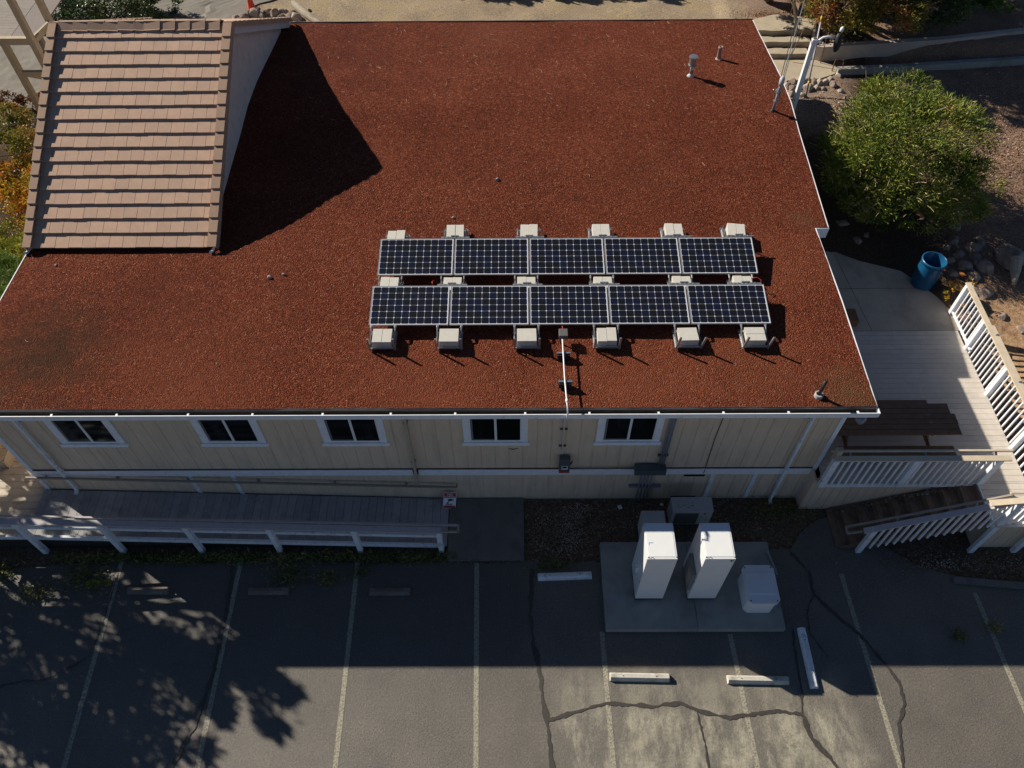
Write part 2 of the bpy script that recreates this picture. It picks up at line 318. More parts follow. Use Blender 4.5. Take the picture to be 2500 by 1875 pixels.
def ground_mat():
    m=bpy.data.materials.new('dirt_and_mulch'); m.use_nodes=True; N=m.node_tree; L=N.links; b=N.nodes['Principled BSDF']
    b.inputs['Roughness'].default_value=.95; b.inputs['Specular IOR Level'].default_value=.1
    tc=N.nodes.new('ShaderNodeTexCoord'); V=tc.outputs['Object']; sp=N.nodes.new('ShaderNodeSeparateXYZ'); L.new(V,sp.inputs[0])
    def nz(s,d=6,r=.65):
        n=N.nodes.new('ShaderNodeTexNoise'); n.inputs['Scale'].default_value=s; n.inputs['Detail'].default_value=d; n.inputs['Roughness'].default_value=r; L.new(V,n.inputs['Vector']); return n.outputs[0]
    def rp(f,pts):
        r=N.nodes.new('ShaderNodeValToRGB'); L.new(f,r.inputs[0]); e=r.color_ramp.elements
        e[0].position=pts[0][0]; e[0].color=(*pts[0][1],1); e[1].position=pts[-1][0]; e[1].color=(*pts[-1][1],1)
        for p,c in pts[1:-1]: x=e.new(p); x.color=(*c,1)
        return r.outputs[0]
    def edge(v,lo,hi):
        r=N.nodes.new('ShaderNodeMapRange'); L.new(v,r.inputs[0]); r.inputs[1].default_value=lo; r.inputs[2].default_value=hi; return r.outputs[0]
    def mix(f,a,c,bt='MIX'):
        x=N.nodes.new('ShaderNodeMix'); x.data_type='RGBA'; x.blend_type=bt
        if isinstance(f,float): x.inputs[0].default_value=f
        else: L.new(f,x.inputs[0])
        L.new(a,x.inputs[6]); L.new(c,x.inputs[7]); return x.outputs[2]
    def M(op,a,c):
        x=N.nodes.new('ShaderNodeMath'); x.operation=op
        for i,v in enumerate((a,c)):
            if isinstance(v,(int,float)): x.inputs[i].default_value=v
            else: L.new(v,x.inputs[i])
        return x.outputs[0]
    gravel=rp(nz(24,5,.8),[(.3,(.12,.09,.06)),(.5,(.33,.255,.175)),(.66,(.56,.45,.33))])
    gravel=mix(1.,gravel,rp(nz(.8),[(.3,(.82,.8,.78)),(.5,(1,1,1)),(.62,(1.1,1.08,.9)),(.7,(1.0,.98,.97))]),'MULTIPLY')
    mulch=rp(nz(26,5,.85),[(.25,(.08,.05,.035)),(.5,(.26,.165,.115)),(.66,(.48,.34,.25))])
    mulch=mix(1.,mulch,rp(nz(1.4),[(.3,(.7,.7,.7)),(.7,(1.2,1.15,1.1))]),'MULTIPLY')
    soil=rp(nz(18,5,.8),[(.25,(.045,.032,.02)),(.5,(.14,.095,.062)),(.72,(.32,.26,.2))])
    clay=rp(nz(7,6,.7),[(.3,(.2,.11,.06)),(.55,(.42,.27,.16)),(.75,(.55,.38,.24))])
    wob=M('MULTIPLY',nz(1.1),1.6); X=M('ADD',sp.outputs[0],wob); Y=M('ADD',sp.outputs[1],wob)
    dm=mix(1.,mulch,mulch,'MULTIPLY'); shade_mulch=rp(nz(20,5,.85),[(.3,(.03,.02,.014)),(.55,(.09,.06,.042)),(.72,(.2,.14,.1))]); mulch=mix(edge(X,12.6,13.4),shade_mulch,mulch); up_m=M('MULTIPLY',edge(Y,12.2,13.),edge(X,12.0,11.4)); tanm=rp(nz(20,5,.8),[(.3,(.13,.085,.06)),(.5,(.28,.2,.15)),(.7,(.45,.35,.28))]); mulch=mix(up_m,mulch,tanm); out=mix(edge(Y,5.,5.6),soil,mulch)  # darker mulch colour paints in the shade left of the sunlit strip
    right=M('MULTIPLY',edge(sp.outputs[0],11.3,11.7),edge(Y,6.6,5.9)); right=M('MULTIPLY',right,edge(sp.outputs[1],-1.5,-.8)); out=mix(right,out,clay)
    gm=M('MULTIPLY',edge(sp.outputs[1],14.6,15.0),edge(X,9.3,8.7)); gm=M('MULTIPLY',gm,edge(sp.outputs[0],-12,-11.5)); out=mix(gm,out,gravel)
    L.new(out,b.inputs['Base Color'])
    bn=N.nodes.new('ShaderNodeBump'); bn.inputs['Strength'].default_value=.9; bn.inputs['Distance'].default_value=.03; L.new(nz(20,5,.8),bn.inputs['Height']); L.new(bn.outputs[0],b.inputs['Normal']); return m
go=g.build('ground',ground_mat(),smooth=True); go['kind']='structure'
# asphalt lot with its real boundary
lot=[(-160,-160),(160,-160),(160,-2.35),(14,-2.3),(11.5,-2.15),(10.6,-2.08),(9.95,-2.0),(9.2,-1.75),(8.5,-1.2),(8.05,-.9),(7.6,-.5),(7.2,-.62),(6.75,-.95),(6.45,-1.35),(5.95,-1.35),(5.95,-1.75),(2.1,-1.75),(1.9,-1.62),(1.2,-1.72),(.45,-1.6),(-.6,-1.68),(-1.6,-1.62),(-3.2,-1.68),(-5,-1.56),(-7,-1.66),(-9,-1.56),(-11,-1.75),(-14,-2.1),(-160,-2.3)]
me=MB(); me.v=[(x,y,0.0) for x,y in lot]; me.f=[tuple(range(len(lot)))]
struct(me,'parking_lot',asphalt)
me=MB(); me.prism([(-1.43,-1.62),(.33,-1.62),(.33,-.03),(-1.43,-.03)],-.1,.045); struct(me,'ramp_foot_slab',mat('dark_slab_concrete',(.17,.16,.145),.85,.12,2,stain=(1.6,.5,.65,(.09,.085,.08),.6)))
me=MB(); me.bbox(2.07,4.03,-3.26,-1.23,-.05,.15,.012); me.bbox(4.038,5.9,-3.26,-1.23,-.05,.15,.012); struct(me,'equipment_pad',conc)
# patio concrete beyond the deck
pat=[(7.0,4.06),(11.62,4.06),(11.55,4.75),(11.35,5.25),(11.0,5.8),(10.7,6.2),(10.2,6.4),(9.67,6.6),(9.1,6.95),(8.7,7.05),(7.0,7.1)]
me=MB(); me.prism(pat,1.1,1.372); struct(me,'patio_slab',concw)
me=MB(); me.box(7.0,11.6,5.55,5.562,1.3720,1.3735) ; me.hexa([(9.3,4.06,1.3722),(9.312,4.06,1.3722),(9.05,6.9,1.3722),(9.038,6.9,1.3722),(9.3,4.06,1.3736),(9.312,4.06,1.3736),(9.05,6.9,1.3736),(9.038,6.9,1.3736)]); struct(me,'patio_joint',tar)
# back path + steps
def slabpoly(poly,z0,z1,name): me=MB(); me.prism(poly,z0,z1); return struct(me,name,concb)
slabpoly([(7.6,15.33),(10.33,15.27),(10.78,14.95),(10.86,14.6),(10.55,14.4),(10.15,14.2),(9.6,14.12),(9.05,14.1),(8.9,13.9),(7.6,13.2)],1.9,2.205,'path')
for i,(x0,x1,y0,y1,z) in enumerate([(8.68,9.98,15.42,15.78,2.35),(8.5,10.12,15.9,16.26,2.5),(8.38,10.5,16.36,17.1,2.65)]):
    n=7 if i<2 else 9; pts=[]; rnd=random.Random(i)
    for k in range(n+1): pts.append((lerp(x0,x1,k/n),y0+rnd.uniform(-.025,.025)))
    for k in range(n+1): pts.append((lerp(x1,x0,k/n),y1+rnd.uniform(-.07,.07)+(.25*math.sin(k/n*3.1) if i==2 else 0)))
    o=slabpoly(pts,z-.19,z,'step')
# road (upper left)
me=MB()
rowsy=[11.6+.2*k for k in range(62)]+[24.5+1.2*k for k in range(30)]
for y in rowsy:
    xr=pw(y,[(11.6,-15.2),(12.6,-14.0),(13.6,-12.8),(14.2,-11.9),(17.2,-10.6),(17.85,-9.95),(18.95,-9.2),(19.4,-8.4),(24,-6),(60,-2)])+.12*noise.noise((y*.9,0,0))
    for k in range(71):
        x=xr-(.2*k if k<66 else .2*66+(k-66)*8); me.v.append((x,y,ground_z(x,y)+.035))
for j in range(len(rowsy)-1):
    for i in range(70): a=j*71+i; me.f.append((a,a+71,a+72,a+1))
struct(me,'road',mat('pale_worn_road',(.19,.17,.14),.85,.08,3,bump=.3,bscale=40,stain=(1.5,.5,.7,(.19,.175,.15),.5)))
# painted stall lines
stalls=[((-8.88,-1.66),(-8.6,-6.6)),((-6.05,-1.66),(-6.0,-6.6)),((-3.35,-1.66),(-3.33,-6.6)),((-.66,-1.66),(-.63,-6.6)),((2.1,-3.3),(2.1,-6.6)),((4.75,-3.3),(4.86,-6.6)),((7.35,-2.08),(7.55,-6.6)),((9.98,-2.4),(10.3,-6.6))]
import_pts=[((265,1207),(140,1650)),((522,1205),(428,1650)),((773,1210),(725,1650)),((1030,1215),(1028,1650)),((1300,1365),(1325,1650)),((1577,1370),(1635,1650)),((1817,1240),(1943,1650)),((2105,1280),(2212,1530))]
CP=Vector((.1725,-9.0745,16.647))
def ongnd(u,v,z=0.):     # used once to measure the painted lines' places on the asphalt
    d=fw+rt*((u*1.13020-1250)/1904.9)-up*((v*1.1302-937.5)/1904.9); return CP+d*((z-CP.z)/d.z)
for i,(a,b) in enumerate(import_pts):
    A=ongnd(*a); B=ongnd(*b); d=(B-A).normalized(); B=A+d*12; n=Vector((-d.y,d.x,0))*.052
    me=MB(); N_=60; rnd=random.Random(i)
    L_=[]; R_=[]
    for k in range(N_+1):
        p=A.lerp(B,k/N_); L_.append(p+n*(1+rnd.uniform(-.07,.05))); R_.append(p-n*(1+rnd.uniform(-.07,.05)))
    me.v=[(p.x,p.y,.004) for p in L_]+[(p.x,p.y,.004) for p in R_]
    me.f=[(k,k+1,N_+2+k,N_+1+k) for k in range(N_)]
    struct(me,'parking_line',paintl)
# tar filled cracks
def ribbon(pts,w0,z,name,m,seed=0,step=.06):
    rnd=random.Random(seed); P=[]
    for a,b in zip(pts,pts[1:]):
        a,b=Vector(a),Vector(b); n=max(1,int((b-a).length/step))
        for k in range(n): P.append(a.lerp(b,k/n))
    P.append(Vector(pts[-1])); L=[];Rr=[]
    for i,p in enumerate(P):
        d=(P[min(i+2,len(P)-1)]-P[max(i-2,0)]).normalized(); n=Vector((-d.y,d.x)); off=.02*noise.noise((p.x*5,p.y*5,seed)); ww=w0*(.75+.7*noise.noise((p.x*3,p.y*3,seed+5))+rnd.uniform(-.12,.12))
        j=rnd.uniform(-.012,.012); L.append(p+n*(off+ww/2+j)); Rr.append(p+n*(off-ww/2+rnd.uniform(-.012,.012)))
    me=MB(); n=len(P); me.v=[(p.x,p.y,z) for p in L]+[(p.x,p.y,z) for p in Rr]; me.f=[(i,i+1,n+i+1,n+i) for i in range(n-1)]
    return struct(me,name,m)
cr=[[(.5,-1.82),(.45,-2.87),(.5,-3.5),(.59,-3.84),(.65,-4.26),(.72,-4.91),(.78,-5.2),(.84,-5.93),(.84,-7)],
 [(.76,-5.06),(1.3,-4.91),(1.97,-4.73),(2.97,-4.79),(3.48,-4.71),(3.79,-4.87),(4.43,-5.01),(4.93,-4.95),(5.4,-4.88),(5.92,-4.95),(6.0,-5.4),(6.3,-5.8),(6.6,-6.3),(7,-7)],
 [(5.92,-4.92),(6.0,-4.5),(6.05,-3.6),(6.1,-3.2)],
 [(6.42,-1.44),(6.75,-1.9),(6.72,-2.42),(7.1,-2.9),(7.51,-3.33),(7.86,-3.94),(8.06,-4.36),(8.02,-4.76),(7.8,-5.15),(7.65,-5.94),(7.6,-7)],
 [(3.79,-4.87),(3.85,-5.3),(3.9,-6),(3.85,-7)],
 [(6.72,-2.42),(6.5,-2.8),(6.45,-3.3),(6.7,-3.8)],
 [(-14,-5.2),(-10.57,-4.37),(-10.11,-4.26),(-9.68,-4.24),(-9.33,-4.03),(-8.94,-3.78),(-8.85,-3.2),(-8.87,-1.8)],
 [(-6.31,-1.65),(-6.2,-2.85),(-6.19,-4.16),(-6.36,-5.21),(-6.6,-5.92),(-7.0,-7)]]
for i,c in enumerate(cr): ribbon(c,[.11,.10,.05,.085,.035,.03,.035,.09][i],.008+.001*i,'tar_seam',tar,i)
# low concrete kerb at the planting bed, right
def kerb(pts,w_,z0,z1,name,m,label,cat):
    me=MB()
    for a,b in zip(pts,pts[1:]): me.bar((a[0],a[1],(z0+z1)/2),(b[0],b[1],(z0+z1)/2),w_,z1-z0)
    o=me.build(name,m); return tag(centre(o),label,cat)

# ---------------- the building ----------------
B=empty('office_building',(0,0,0),'beige boarded single storey building with a red gravel roof and a tiled gable','building')
def roofz(y): return pw(y,[(-.25,4.11),(2.5,4.16),(4.92,4.10),(8.35,4.33),(9.45,4.45),(10.67,4.41),(14.5,4.02)])
# gravel roof as a gridded sheet so it can undulate
def roofgrid(x0,x1,y0,y1,st=.2):
    me=MB(); NX=int((x1-x0)/st)+1; NY=int((y1-y0)/st)+1
    for j in range(NY+1):
        for i in range(NX+1):
            x=lerp(x0,x1,i/NX); y=lerp(y0,y1,j/NY); e=min(x-x0,x1-x,y-y0,y1-y)
            me.v.append((x,y,roofz(y)+(.022*noise.noise((x*.8,y*.8,1))+.008*noise.noise((x*5,y*5,4))) ))
    for j in range(NY):
        for i in range(NX): a=j*(NX+1)+i; me.f.append((a,a+1,a+NX+2,a+NX+1))
    return me
me=roofgrid(-11.13,7.23,-.25,14.5); m2=roofgrid(7.23,7.53,4.92,14.5); me.quadmesh(m2.v,m2.f)
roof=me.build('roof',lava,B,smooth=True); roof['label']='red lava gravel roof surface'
# deck under gravel + fascia
me=MB()
ysr=[-.25,2.5,4.92,8.35,9.45,10.67,14.5]
for a,b in zip(ysr,ysr[1:]):
    for (x0,x1) in ([(-11.12,7.22)] if b<=4.93 else [(-11.12,7.52)]):
        za,zb=roofz(a)-.05,roofz(b)-.05
        me.hexa([(x0,a,za-.2),(x1,a,za-.2),(x1,b,zb-.2),(x0,b,zb-.2),(x0,a,za),(x1,a,za),(x1,b,zb),(x0,b,zb)])
me.build('roof_deck',white,B)
me=MB()
def edge_strip(x,ya,yb,wd=.018,h=.006):
    me=MB()
    yy=[ya]+[y for y in ysr if ya<y<yb]+[yb]
    for a,b in zip(yy,yy[1:]): me.hexa([(x,a,roofz(a)-.26),(x+wd,a,roofz(a)-.26),(x+wd,b,roofz(b)-.26),(x,b,roofz(b)-.26),(x,a,roofz(a)+h),(x+wd,a,roofz(a)+h),(x+wd,b,roofz(b)+h),(x,b,roofz(b)+h)])
    me.build('flashing',white,roof)
edge_strip(7.225,-.25,4.9); edge_strip(7.53,4.92,14.5); edge_strip(-11.145,-.25,14.5)
MB().box(7.23,7.56,4.9,4.925,3.80,4.09).build('rake_end_board',white,roof)
me=MB(); me.box(-11.15,7.56,14.5,14.52,3.72,4.05); me.build('flashing',drip,roof)
# gutter: drip strip, trough, white lip
GZ=4.09
me=MB(); me.hexa([(-11.15,-.272,GZ-.02),(7.25,-.272,GZ-.02),(7.25,-.24,GZ-.03),(-11.15,-.24,GZ-.03),(-11.15,-.272,GZ-.005),(7.25,-.272,GZ-.005),(7.25,-.24,GZ+.022),(-11.15,-.24,GZ+.022)])
me.build('drip_edge',drip,B)
me=MB(); me.box(-11.15,7.25,-.385,-.266,GZ-.115,GZ-.10); me.box(-11.15,7.25,-.266,-.262,GZ-.115,GZ-.022); gut=me.build('gutter',gutin,B)
me=MB(); me.box(-11.2,7.27,-.40,-.385,GZ-.14,GZ-.012); me.box(-11.2,7.27,-.400,-.384,GZ-.012,GZ+.0); me.box(7.25,7.27,-.385,-.25,GZ-.14,GZ-.002); me.build('gutter_face',white,gut)
x=-10.3
hx=[]
while x<7: hx.append(x); x+=1.37+random.uniform(-.12,.12)
for x in hx: me=MB(); me.box(x-.02,x+.02,-.384,-.335,GZ-.02,GZ-.004); me.build('hanger',white,gut)
me=MB(); me.box(-11.1,7.2,-.26,-.24,GZ-.26,GZ-.035); me.box(-11.1,7.2,-.24,-.012,GZ-.262,GZ-.25); me.build('fascia',white,B)
# walls
GR=.305
def siding(me,x0,x1,z0,z1,y,step=GR,gw=.014,gd=.011,sgn=-1):
    """front facing boards with cut grooves; y is outer face"""
    x=x0; n=0
    xsx=[x0]
    k=math.ceil((x0+.01)/step)
    while k*step<x1-.01: xsx.append(k*step); k+=1
    xsx.append(x1)
    for a,b in zip(xsx,xsx[1:]):
        me.box(a+gw/2,b-gw/2,min(y,y-sgn*.03),max(y,y-sgn*.03),z0,z1)
    me.box(x0,x1,min(y-sgn*(gd),y-sgn*.06),max(y-sgn*gd,y-sgn*.06),z0+.001,z1-.001)
XL,XR=-10.9,6.94
me=MB(); siding(me,XL+.09,XR-.09,1.40,3.84,0); siding(me,XL+.09,XR-.09,-.03,1.15,-.005)
# side / back walls as solid shell
me.box(XL+.005,XL+.06,.065,14.2,0,3.9); me.box(XR-.06,XR-.005,.065,14.2,0,3.9); me.box(XL+.06,XR-.06,14.14,14.2,0,3.75)
wall=me.build('wall',beige,B)
me=MB(); me.box(XL+.10,-2.19,-.035,-.002,1.15,1.385); me.box(-2.06,XR-.10,-.035,-.002,1.15,1.385); me.box(XL+.1,-2.19,-.045,-.036,1.386,1.40); band=me.build('band_board',white,B)
me=MB(); me.box(XL+.1,XR-.1,-.03,-.0025,1.395,1.408); me.build('band_flashing',mat('red_brown_flashing',(.14,.07,.06),.7,.1),band)
for xa,xb in ((XL,XL+.09),(XR-.09,XR)):
    me=MB(); me.box(xa,xb,-.03,.06,-.02,3.84); me.build('corner_board',white,B)
for xa in (-7.33,-6.35,4.66,5.63): me=MB(); me.box(xa-.045,xa+.045,-.03,-.006,.02 if xa>0 else .25,1.148); me.build('trim_board',whited,B)
# windows
def window(cx):
    me=MB(); zb,zt=2.545,3.6
    me.box(cx-.68,cx-.55,-.035,.0,zb,zt); me.box(cx+.55,cx+.68,-.035,.0,zb,zt); me.box(cx-.68,cx+.68,-.036,.0,zt,zt+.11)
    fr=me.build('window',white,B)
    me=MB(); me.bbox(cx-.72,cx+.72,-.065,0,2.435,2.545,.004); me.build('sill',white,fr)
    me=MB(); me.box(cx-.55,cx+.55,-.03,-.004,2.546,2.60); me.box(cx-.55,cx-.52,-.03,-.004,2.6,zt); me.box(cx+.52,cx+.55,-.03,-.004,2.6,zt); me.box(cx-.022,cx+.03,-.034,-.004,2.6,zt); me.build('sash',whitem,fr)
    me=MB(); me.box(cx-.52,cx-.475,-.02,-.006,2.6,zt); me.box(cx-.475,cx-.022,-.02,-.006,2.6,2.632); me.build('screen_frame',mat('grey_screen_frame',(.16,.16,.18),.5,.03),fr)
    me=MB(); me.box(cx-.475,cx-.022,-.016,-.008,2.632,zt-.01); me.build('pane',glass,fr)
    me=MB(); me.box(cx+.03,cx+.52,-.02,-.008,2.6,zt-.01); me.build('pane',glass,fr)
for cx in (-8.916,-5.883,-3.279,-.274,2.539): window(cx)
# downspouts
def downspout(x,z0,z1,m,w_=.075,kick=True):
    me=MB(); me.bar((x,-.075,z0),(x,-.075,z1),w_,.055,(1,0,0))
    me.bar((x,-.075,z1-.01),(x,-.32,z1+.12),w_,.055); 
    if kick: me.bar((x,-.075,z0+.02),(x,-.19,z0-.03),w_,.055)
    o=me.build('downspout',m,B)
    me=MB()
    for z in (z0+.8,z1-.5): me.box(x-.05,x+.05,-.107,-.01,z,z+.025)
    me.build('strap',m,o)
downspout(-10.13,.62,3.82,whited); downspout(6.22,.02,3.82,whited); downspout(-2.12,.98,3.82,beige2)
me=MB(); me.box(4.0,4.48,-.012,-.0055,1.02,1.14); me.box(3.85,4.45,-.01,-.0055,.0,.09)
for k in range(5): me.box(4.02,4.46,-.02,-.012,1.03+k*.022,1.04+k*.022)
me.build('crawl_vent',blackm,B)
me=MB()
for pts in ([(-.02,2.40),(.10,2.415),(.2,2.41),(.235,2.425),(.2,2.385),(.12,2.37),(.06,2.39)],[(-.03,2.24),(.05,2.19),(.10,2.175),(.15,2.20),(.21,2.235),(.19,2.255),(.12,2.215),(.05,2.225)]):
    n=len(pts); o=len(me.v); me.v+=[(x,-.0035,z) for x,z in pts]; me.f.append(tuple(range(o,o+n)))
me.build('wall_crack',blackm,B)
# tiled gable
GY0,GR_,GY1,GZ0,GZR=4.3,9.4,14.4,4.17,6.72
TX0,TX1=-11.05,-6.80
def slope_frame(back=False):
    if not back: a=Vector((0,GY0,GZ0)); b=Vector((0,GR_,GZR))
    else: a=Vector((0,GY1,GZ0)); b=Vector((0,GR_,GZR))
    u=(b-a).normalized(); n=Vector((0,-u.z,u.y)) if not back else Vector((0,u.z*1,-u.y*-1)) 
    if n.z<0: n=-n
    return a,u,(b-a).length,n
me=MB(); rnd=random.Random(3)
for back in (False,True):
    a,u,Ln,n=slope_frame(back); N_=16; cl=Ln/N_
    for r in range(N_):
        x=TX0-(.155 if r%2 else .02)-rnd.uniform(0,.06); 
        while x<TX1-.16:
            x1=x+.312; xa=max(x,TX0-.02); xb=min(x1,TX1-.14)
            if xb-xa>.03:
                g_=.004; jit=rnd.uniform(-.006,.006)
                p0=a+u*(r*cl-.03+jit); p1=a+u*((r+1)*cl+.02)
                lo0=n*.03; hi0=n*(.082+rnd.uniform(-.003,.003)); lo1=n*.0; hi1=n*.035
                P=[p0+lo0,p0+lo0,p1+lo1,p1+lo1,p0+hi0,p0+hi0,p1+hi1,p1+hi1]; X_=[xa+g_,xb-g_,xb-g_,xa+g_]*2
                me.hexa([(X_[i],P[i].y,P[i].z) for i in range(8)])
            x=x1
tr=me.build('tile_roof',tile,B); tr['label']='brown concrete tile gable roof'
me=MB()   # roof body under tiles
a=(GY0,GZ0-.02);b=(GR_,GZR-.02);c=(GY1,GZ0-.02)
me.hexa([(TX0,a[0],a[1]-.16),(TX1-.1,a[0],a[1]-.16),(TX1-.1,b[0],b[1]-.16),(TX0,b[0],b[1]-.16),(TX0,*a),(TX1-.1,*a),(TX1-.1,*b),(TX0,*b)])
me.hexa([(TX0,c[0],c[1]-.16),(TX1-.1,c[0],c[1]-.16),(TX1-.1,b[0],b[1]-.16),(TX0,b[0],b[1]-.16),(TX0,*c),(TX1-.1,*c),(TX1-.1,*b),(TX0,*b)])
me.build('roof_underlay',gutin,B)
rnd=random.Random(5)
for xa,xb,out in ((TX0-.12,TX0+.07,-1),(TX1-.12,TX1+.09,1)):
  me=MB()
  for back in (False,True):
    a,u,Ln,n=slope_frame(back); N_=16; cl=Ln/N_
    for r in range(N_):
        for _ in (0,):
            p0=a+u*(r*cl-.05); p1=a+u*((r+1)*cl+.01); h0,h1=(.165,.13) if out<0 else (.15,.115); xo=rnd.uniform(-.004,.004)
            lo0,hi0,lo1,hi1=p0+n*(h0-.03),p0+n*h0,p1+n*(h1-.03),p1+n*h1
            me.hexa([(xa+xo,*lo0.yz),(xb+xo,*lo0.yz),(xb+xo,*lo1.yz),(xa+xo,*lo1.yz),(xa+xo,*hi0.yz),(xb+xo,*hi0.yz),(xb+xo,*hi1.yz),(xa+xo,*hi1.yz)])
            fx0,fx1=(xb+xo-.03,xb+xo) if out>0 else (xa+xo,xa+xo+.03)
            d0,d1=p0-n*.08,p1-n*.08
            me.hexa([(fx0,*d0.yz),(fx1,*d0.yz),(fx1,*d1.yz),(fx0,*d1.yz),(fx0,*lo0.yz),(fx1,*lo0.yz),(fx1,*lo1.yz),(fx0,*lo1.yz)])
  me.build('rake_tile',tiled,tr)
me=MB(); x=TX0+.1
while x<TX1-.25:
    L_=rnd.choice([.36,.37,.37,.25]); x1=min(x+L_,TX1-.13); h=.02 if L_>.3 else .0; dz=rnd.uniform(-.008,.008); ya=GR_-.2; yb=GR_+.2
    z0,z1=GZR-.035+dz,GZR+.085+dz; t=.03
    xa,xb=x,x1+.03; e=.012*(1 if x<-9 else -1)
    for sg in (-1,1):
        yo=GR_+sg*.2; yi=GR_+sg*.03
        me.hexa([(xa,yo,z0+e),(xb,yo,z0-e),(xb,yi,z1-e),(xa,yi,z1+e),(xa,yo,z0+t+e),(xb,yo,z0+t-e),(xb,yi,z1+t-e),(xa,yi,z1+t+e)])
        me.hexa([(xa,yo,z0-.05+e),(xb,yo,z0-.05-e),(xb,yo+sg*.025,z0-.05-e),(xa,yo+sg*.025,z0-.05+e),(xa,yo,z0+t+e),(xb,yo,z0+t-e),(xb,yo+sg*.025,z0+t-e),(xa,yo+sg*.025,z0+t+e)])
    me.box(xa,xb,GR_-.035,GR_+.035,z1,z1+t+.006)
    x=x1
me.build('ridge_tile',tiled,tr)
# gable walls
def gable(xa,xb,name,m):
    me=MB()
    y=GY0+.5; step=.2
    while y<GY1-.45:
        y1=min(y+step-.008,GY1-.45); zt=lambda yy: (GZ0+(yy-GY0)/(GR_-GY0)*(GZR-GZ0) if yy<GR_ else GZ0+(GY1-yy)/(GY1-GR_)*(GZR-GZ0))-.14
        if y<GR_<y1: seg=[(y,GR_),(GR_,y1)]
        else: seg=[(y,y1)]
        for s0,s1 in seg: me.hexa([(xa,s0,3.9),(xb,s0,3.9),(xb,s1,3.9),(xa,s1,3.9),(xa,s0,zt(s0)),(xb,s0,zt(s0)),(xb,s1,zt(s1)),(xa,s1,zt(s1))])
        y+=step
    me2=MB(); me.quadmesh([(lerp(xa,xb,.5),GY0+.3,3.9),(lerp(xa,xb,.5),GY1-.3,3.9),(lerp(xa,xb,.5),GR_,GZR-.16)],[(0,1,2)])
    return me.build(name,m,B)
gable(-7.05,-7.0,'gable_wall',mat('grey_beige_gable_paint',(.68,.55,.49),.85,.06,4,stain=(3,.5,.7,(.45,.40,.36),.5)))
gable(-10.9,-10.85,'gable_wall',beige)
for x0,x1 in ((TX1-.04,TX1-.0),(TX0-.02,TX0+.02)):
    me=MB()
    for s0,s1,za,zb in ((GY0,GR_,GZ0,GZR),(GR_,GY1,GZR,GZ0)):
        me.hexa([(x0,s0,za-.24),(x1,s0,za-.24),(x1,s1,zb-.24),(x0,s1,zb-.24),(x0,s0,za-.02),(x1,s0,za-.02),(x1,s1,zb-.02),(x0,s1,zb-.02)])
    me.build('rake_board',mat('pale_rake_board',(.6,.57,.57),.7,.06),B)
for x in (-6.84,-11.12): me=MB(); me.tube([(x,4.32,4.12),(x,4.18,4.13),(x,4.10,4.19)],.035,8); me.build('diverter',white,B)

# ---------------- roof furniture ----------------
# roof vents
v=empty('roof_vent_pipe',(5.05,10.82,4.37),'galvanised vent with a wide round cap, leftmost standing pipe on the far roof','vent')
me=MB(); me.tube([(5.05,10.82,4.36),(5.05,10.82,4.75)],.05,14); me.build('pipe',galv,v,True)
me=MB(); me.lathe([(.0,4.985),(.118,4.98),(.12,4.97),(.12,4.95),(.098,4.95),(.098,4.75),(.112,4.745),(.112,4.72),(0,4.72)],5.04,10.82); me.build('cap',galv,v,False)
me=MB(); me.lathe([(.105,4.36),(.1,4.40),(.07,4.43),(.05,4.47),(0,4.47)],5.05,10.82); me.build('boot',mat('pale_lead_boot',(.5,.49,.5),.6,.08),v,True)
v=empty('roof_vent_pipe',(6.01,11.83,4.3),'short pinkish open plastic pipe standing near the far right roof corner','vent')
me=MB(); me.lathe([(.058,4.27),(.055,4.62),(.062,4.625),(.062,4.68),(.046,4.68),(.046,4.45),(0,4.45)],6.0,11.83); me.build('pipe',mat('pinkish_pipe',(.38,.25,.22),.6,.1),v,True)
me=MB(); me.lathe([(.1,4.27),(.09,4.31),(.06,4.34)],6.01,11.83); me.build('boot',rockl,v,True)
v=empty('roof_vent_pipe',(6.14,0,4.12),'short black pipe rising from a grey collar near the front right roof corner','vent')
me=MB(); me.tube([(6.14,0,4.1),(6.14,.0,4.60)],.034,12); me.build('pipe',blackm,v,True)
me=MB(); me.lathe([(.085,4.08),(.085,4.19),(.08,4.2),(.05,4.2),(.045,4.16)],6.14,0); me.build('collar',mat('grey_collar',(.36,.36,.36),.7,.1,20),v,True)
# service mast
v=empty('service_mast',(6.99,9.12,4.42),'grey electric service mast with weatherhead at the right roof edge','mast')
me=MB(); me.tube([(6.99,9.12,4.38),(7.0,9.12,5.22)],.036,12); me.build('pipe',mat('grey_conduit',(.28,.29,.33),.5,.08),v,True)
me=MB(); me.tube([(7.0,9.12,5.15),(7.0,9.12,5.24),(7.01,9.16,5.33),(7.03,9.22,5.36)],[.055,.068,.066,.035],12); me.build('weatherhead',mat('grey_cast_metal',(.42,.43,.46),.5,.06),v,True)
me=MB(); me.lathe([(.09,4.36),(.08,4.42),(.04,4.47)],6.99,9.12); me.build('boot',blackm,v,True)
for z in (4.7,4.95): me=MB(); me.box(6.93,7.06,9.07,9.17,z,z+.03); me.tube([(7.05,9.1,z-.15),(7.05,9.1,z+.2)],.009,6); me.build('clamp',galv,v)
me=MB(); me.tube([(7.0,9.12,5.12),(6.88,9.05,5.05),(6.8,9.0,5.12)],.014,6); me.tube([(7.0,9.12,5.12),(6.93,9.02,5.0),(7.05,9.0,5.0)],.012,6); me.build('hook',galv,v)
PX,PY=10.7,19.3
def wire(a,b,r,sag=0,n=16): return MB().tube([Vector(a).lerp(Vector(b),k/n)+Vector((0,0,-sag*4*(k/n)*(1-k/n))) for k in range(n+1)],r,6)
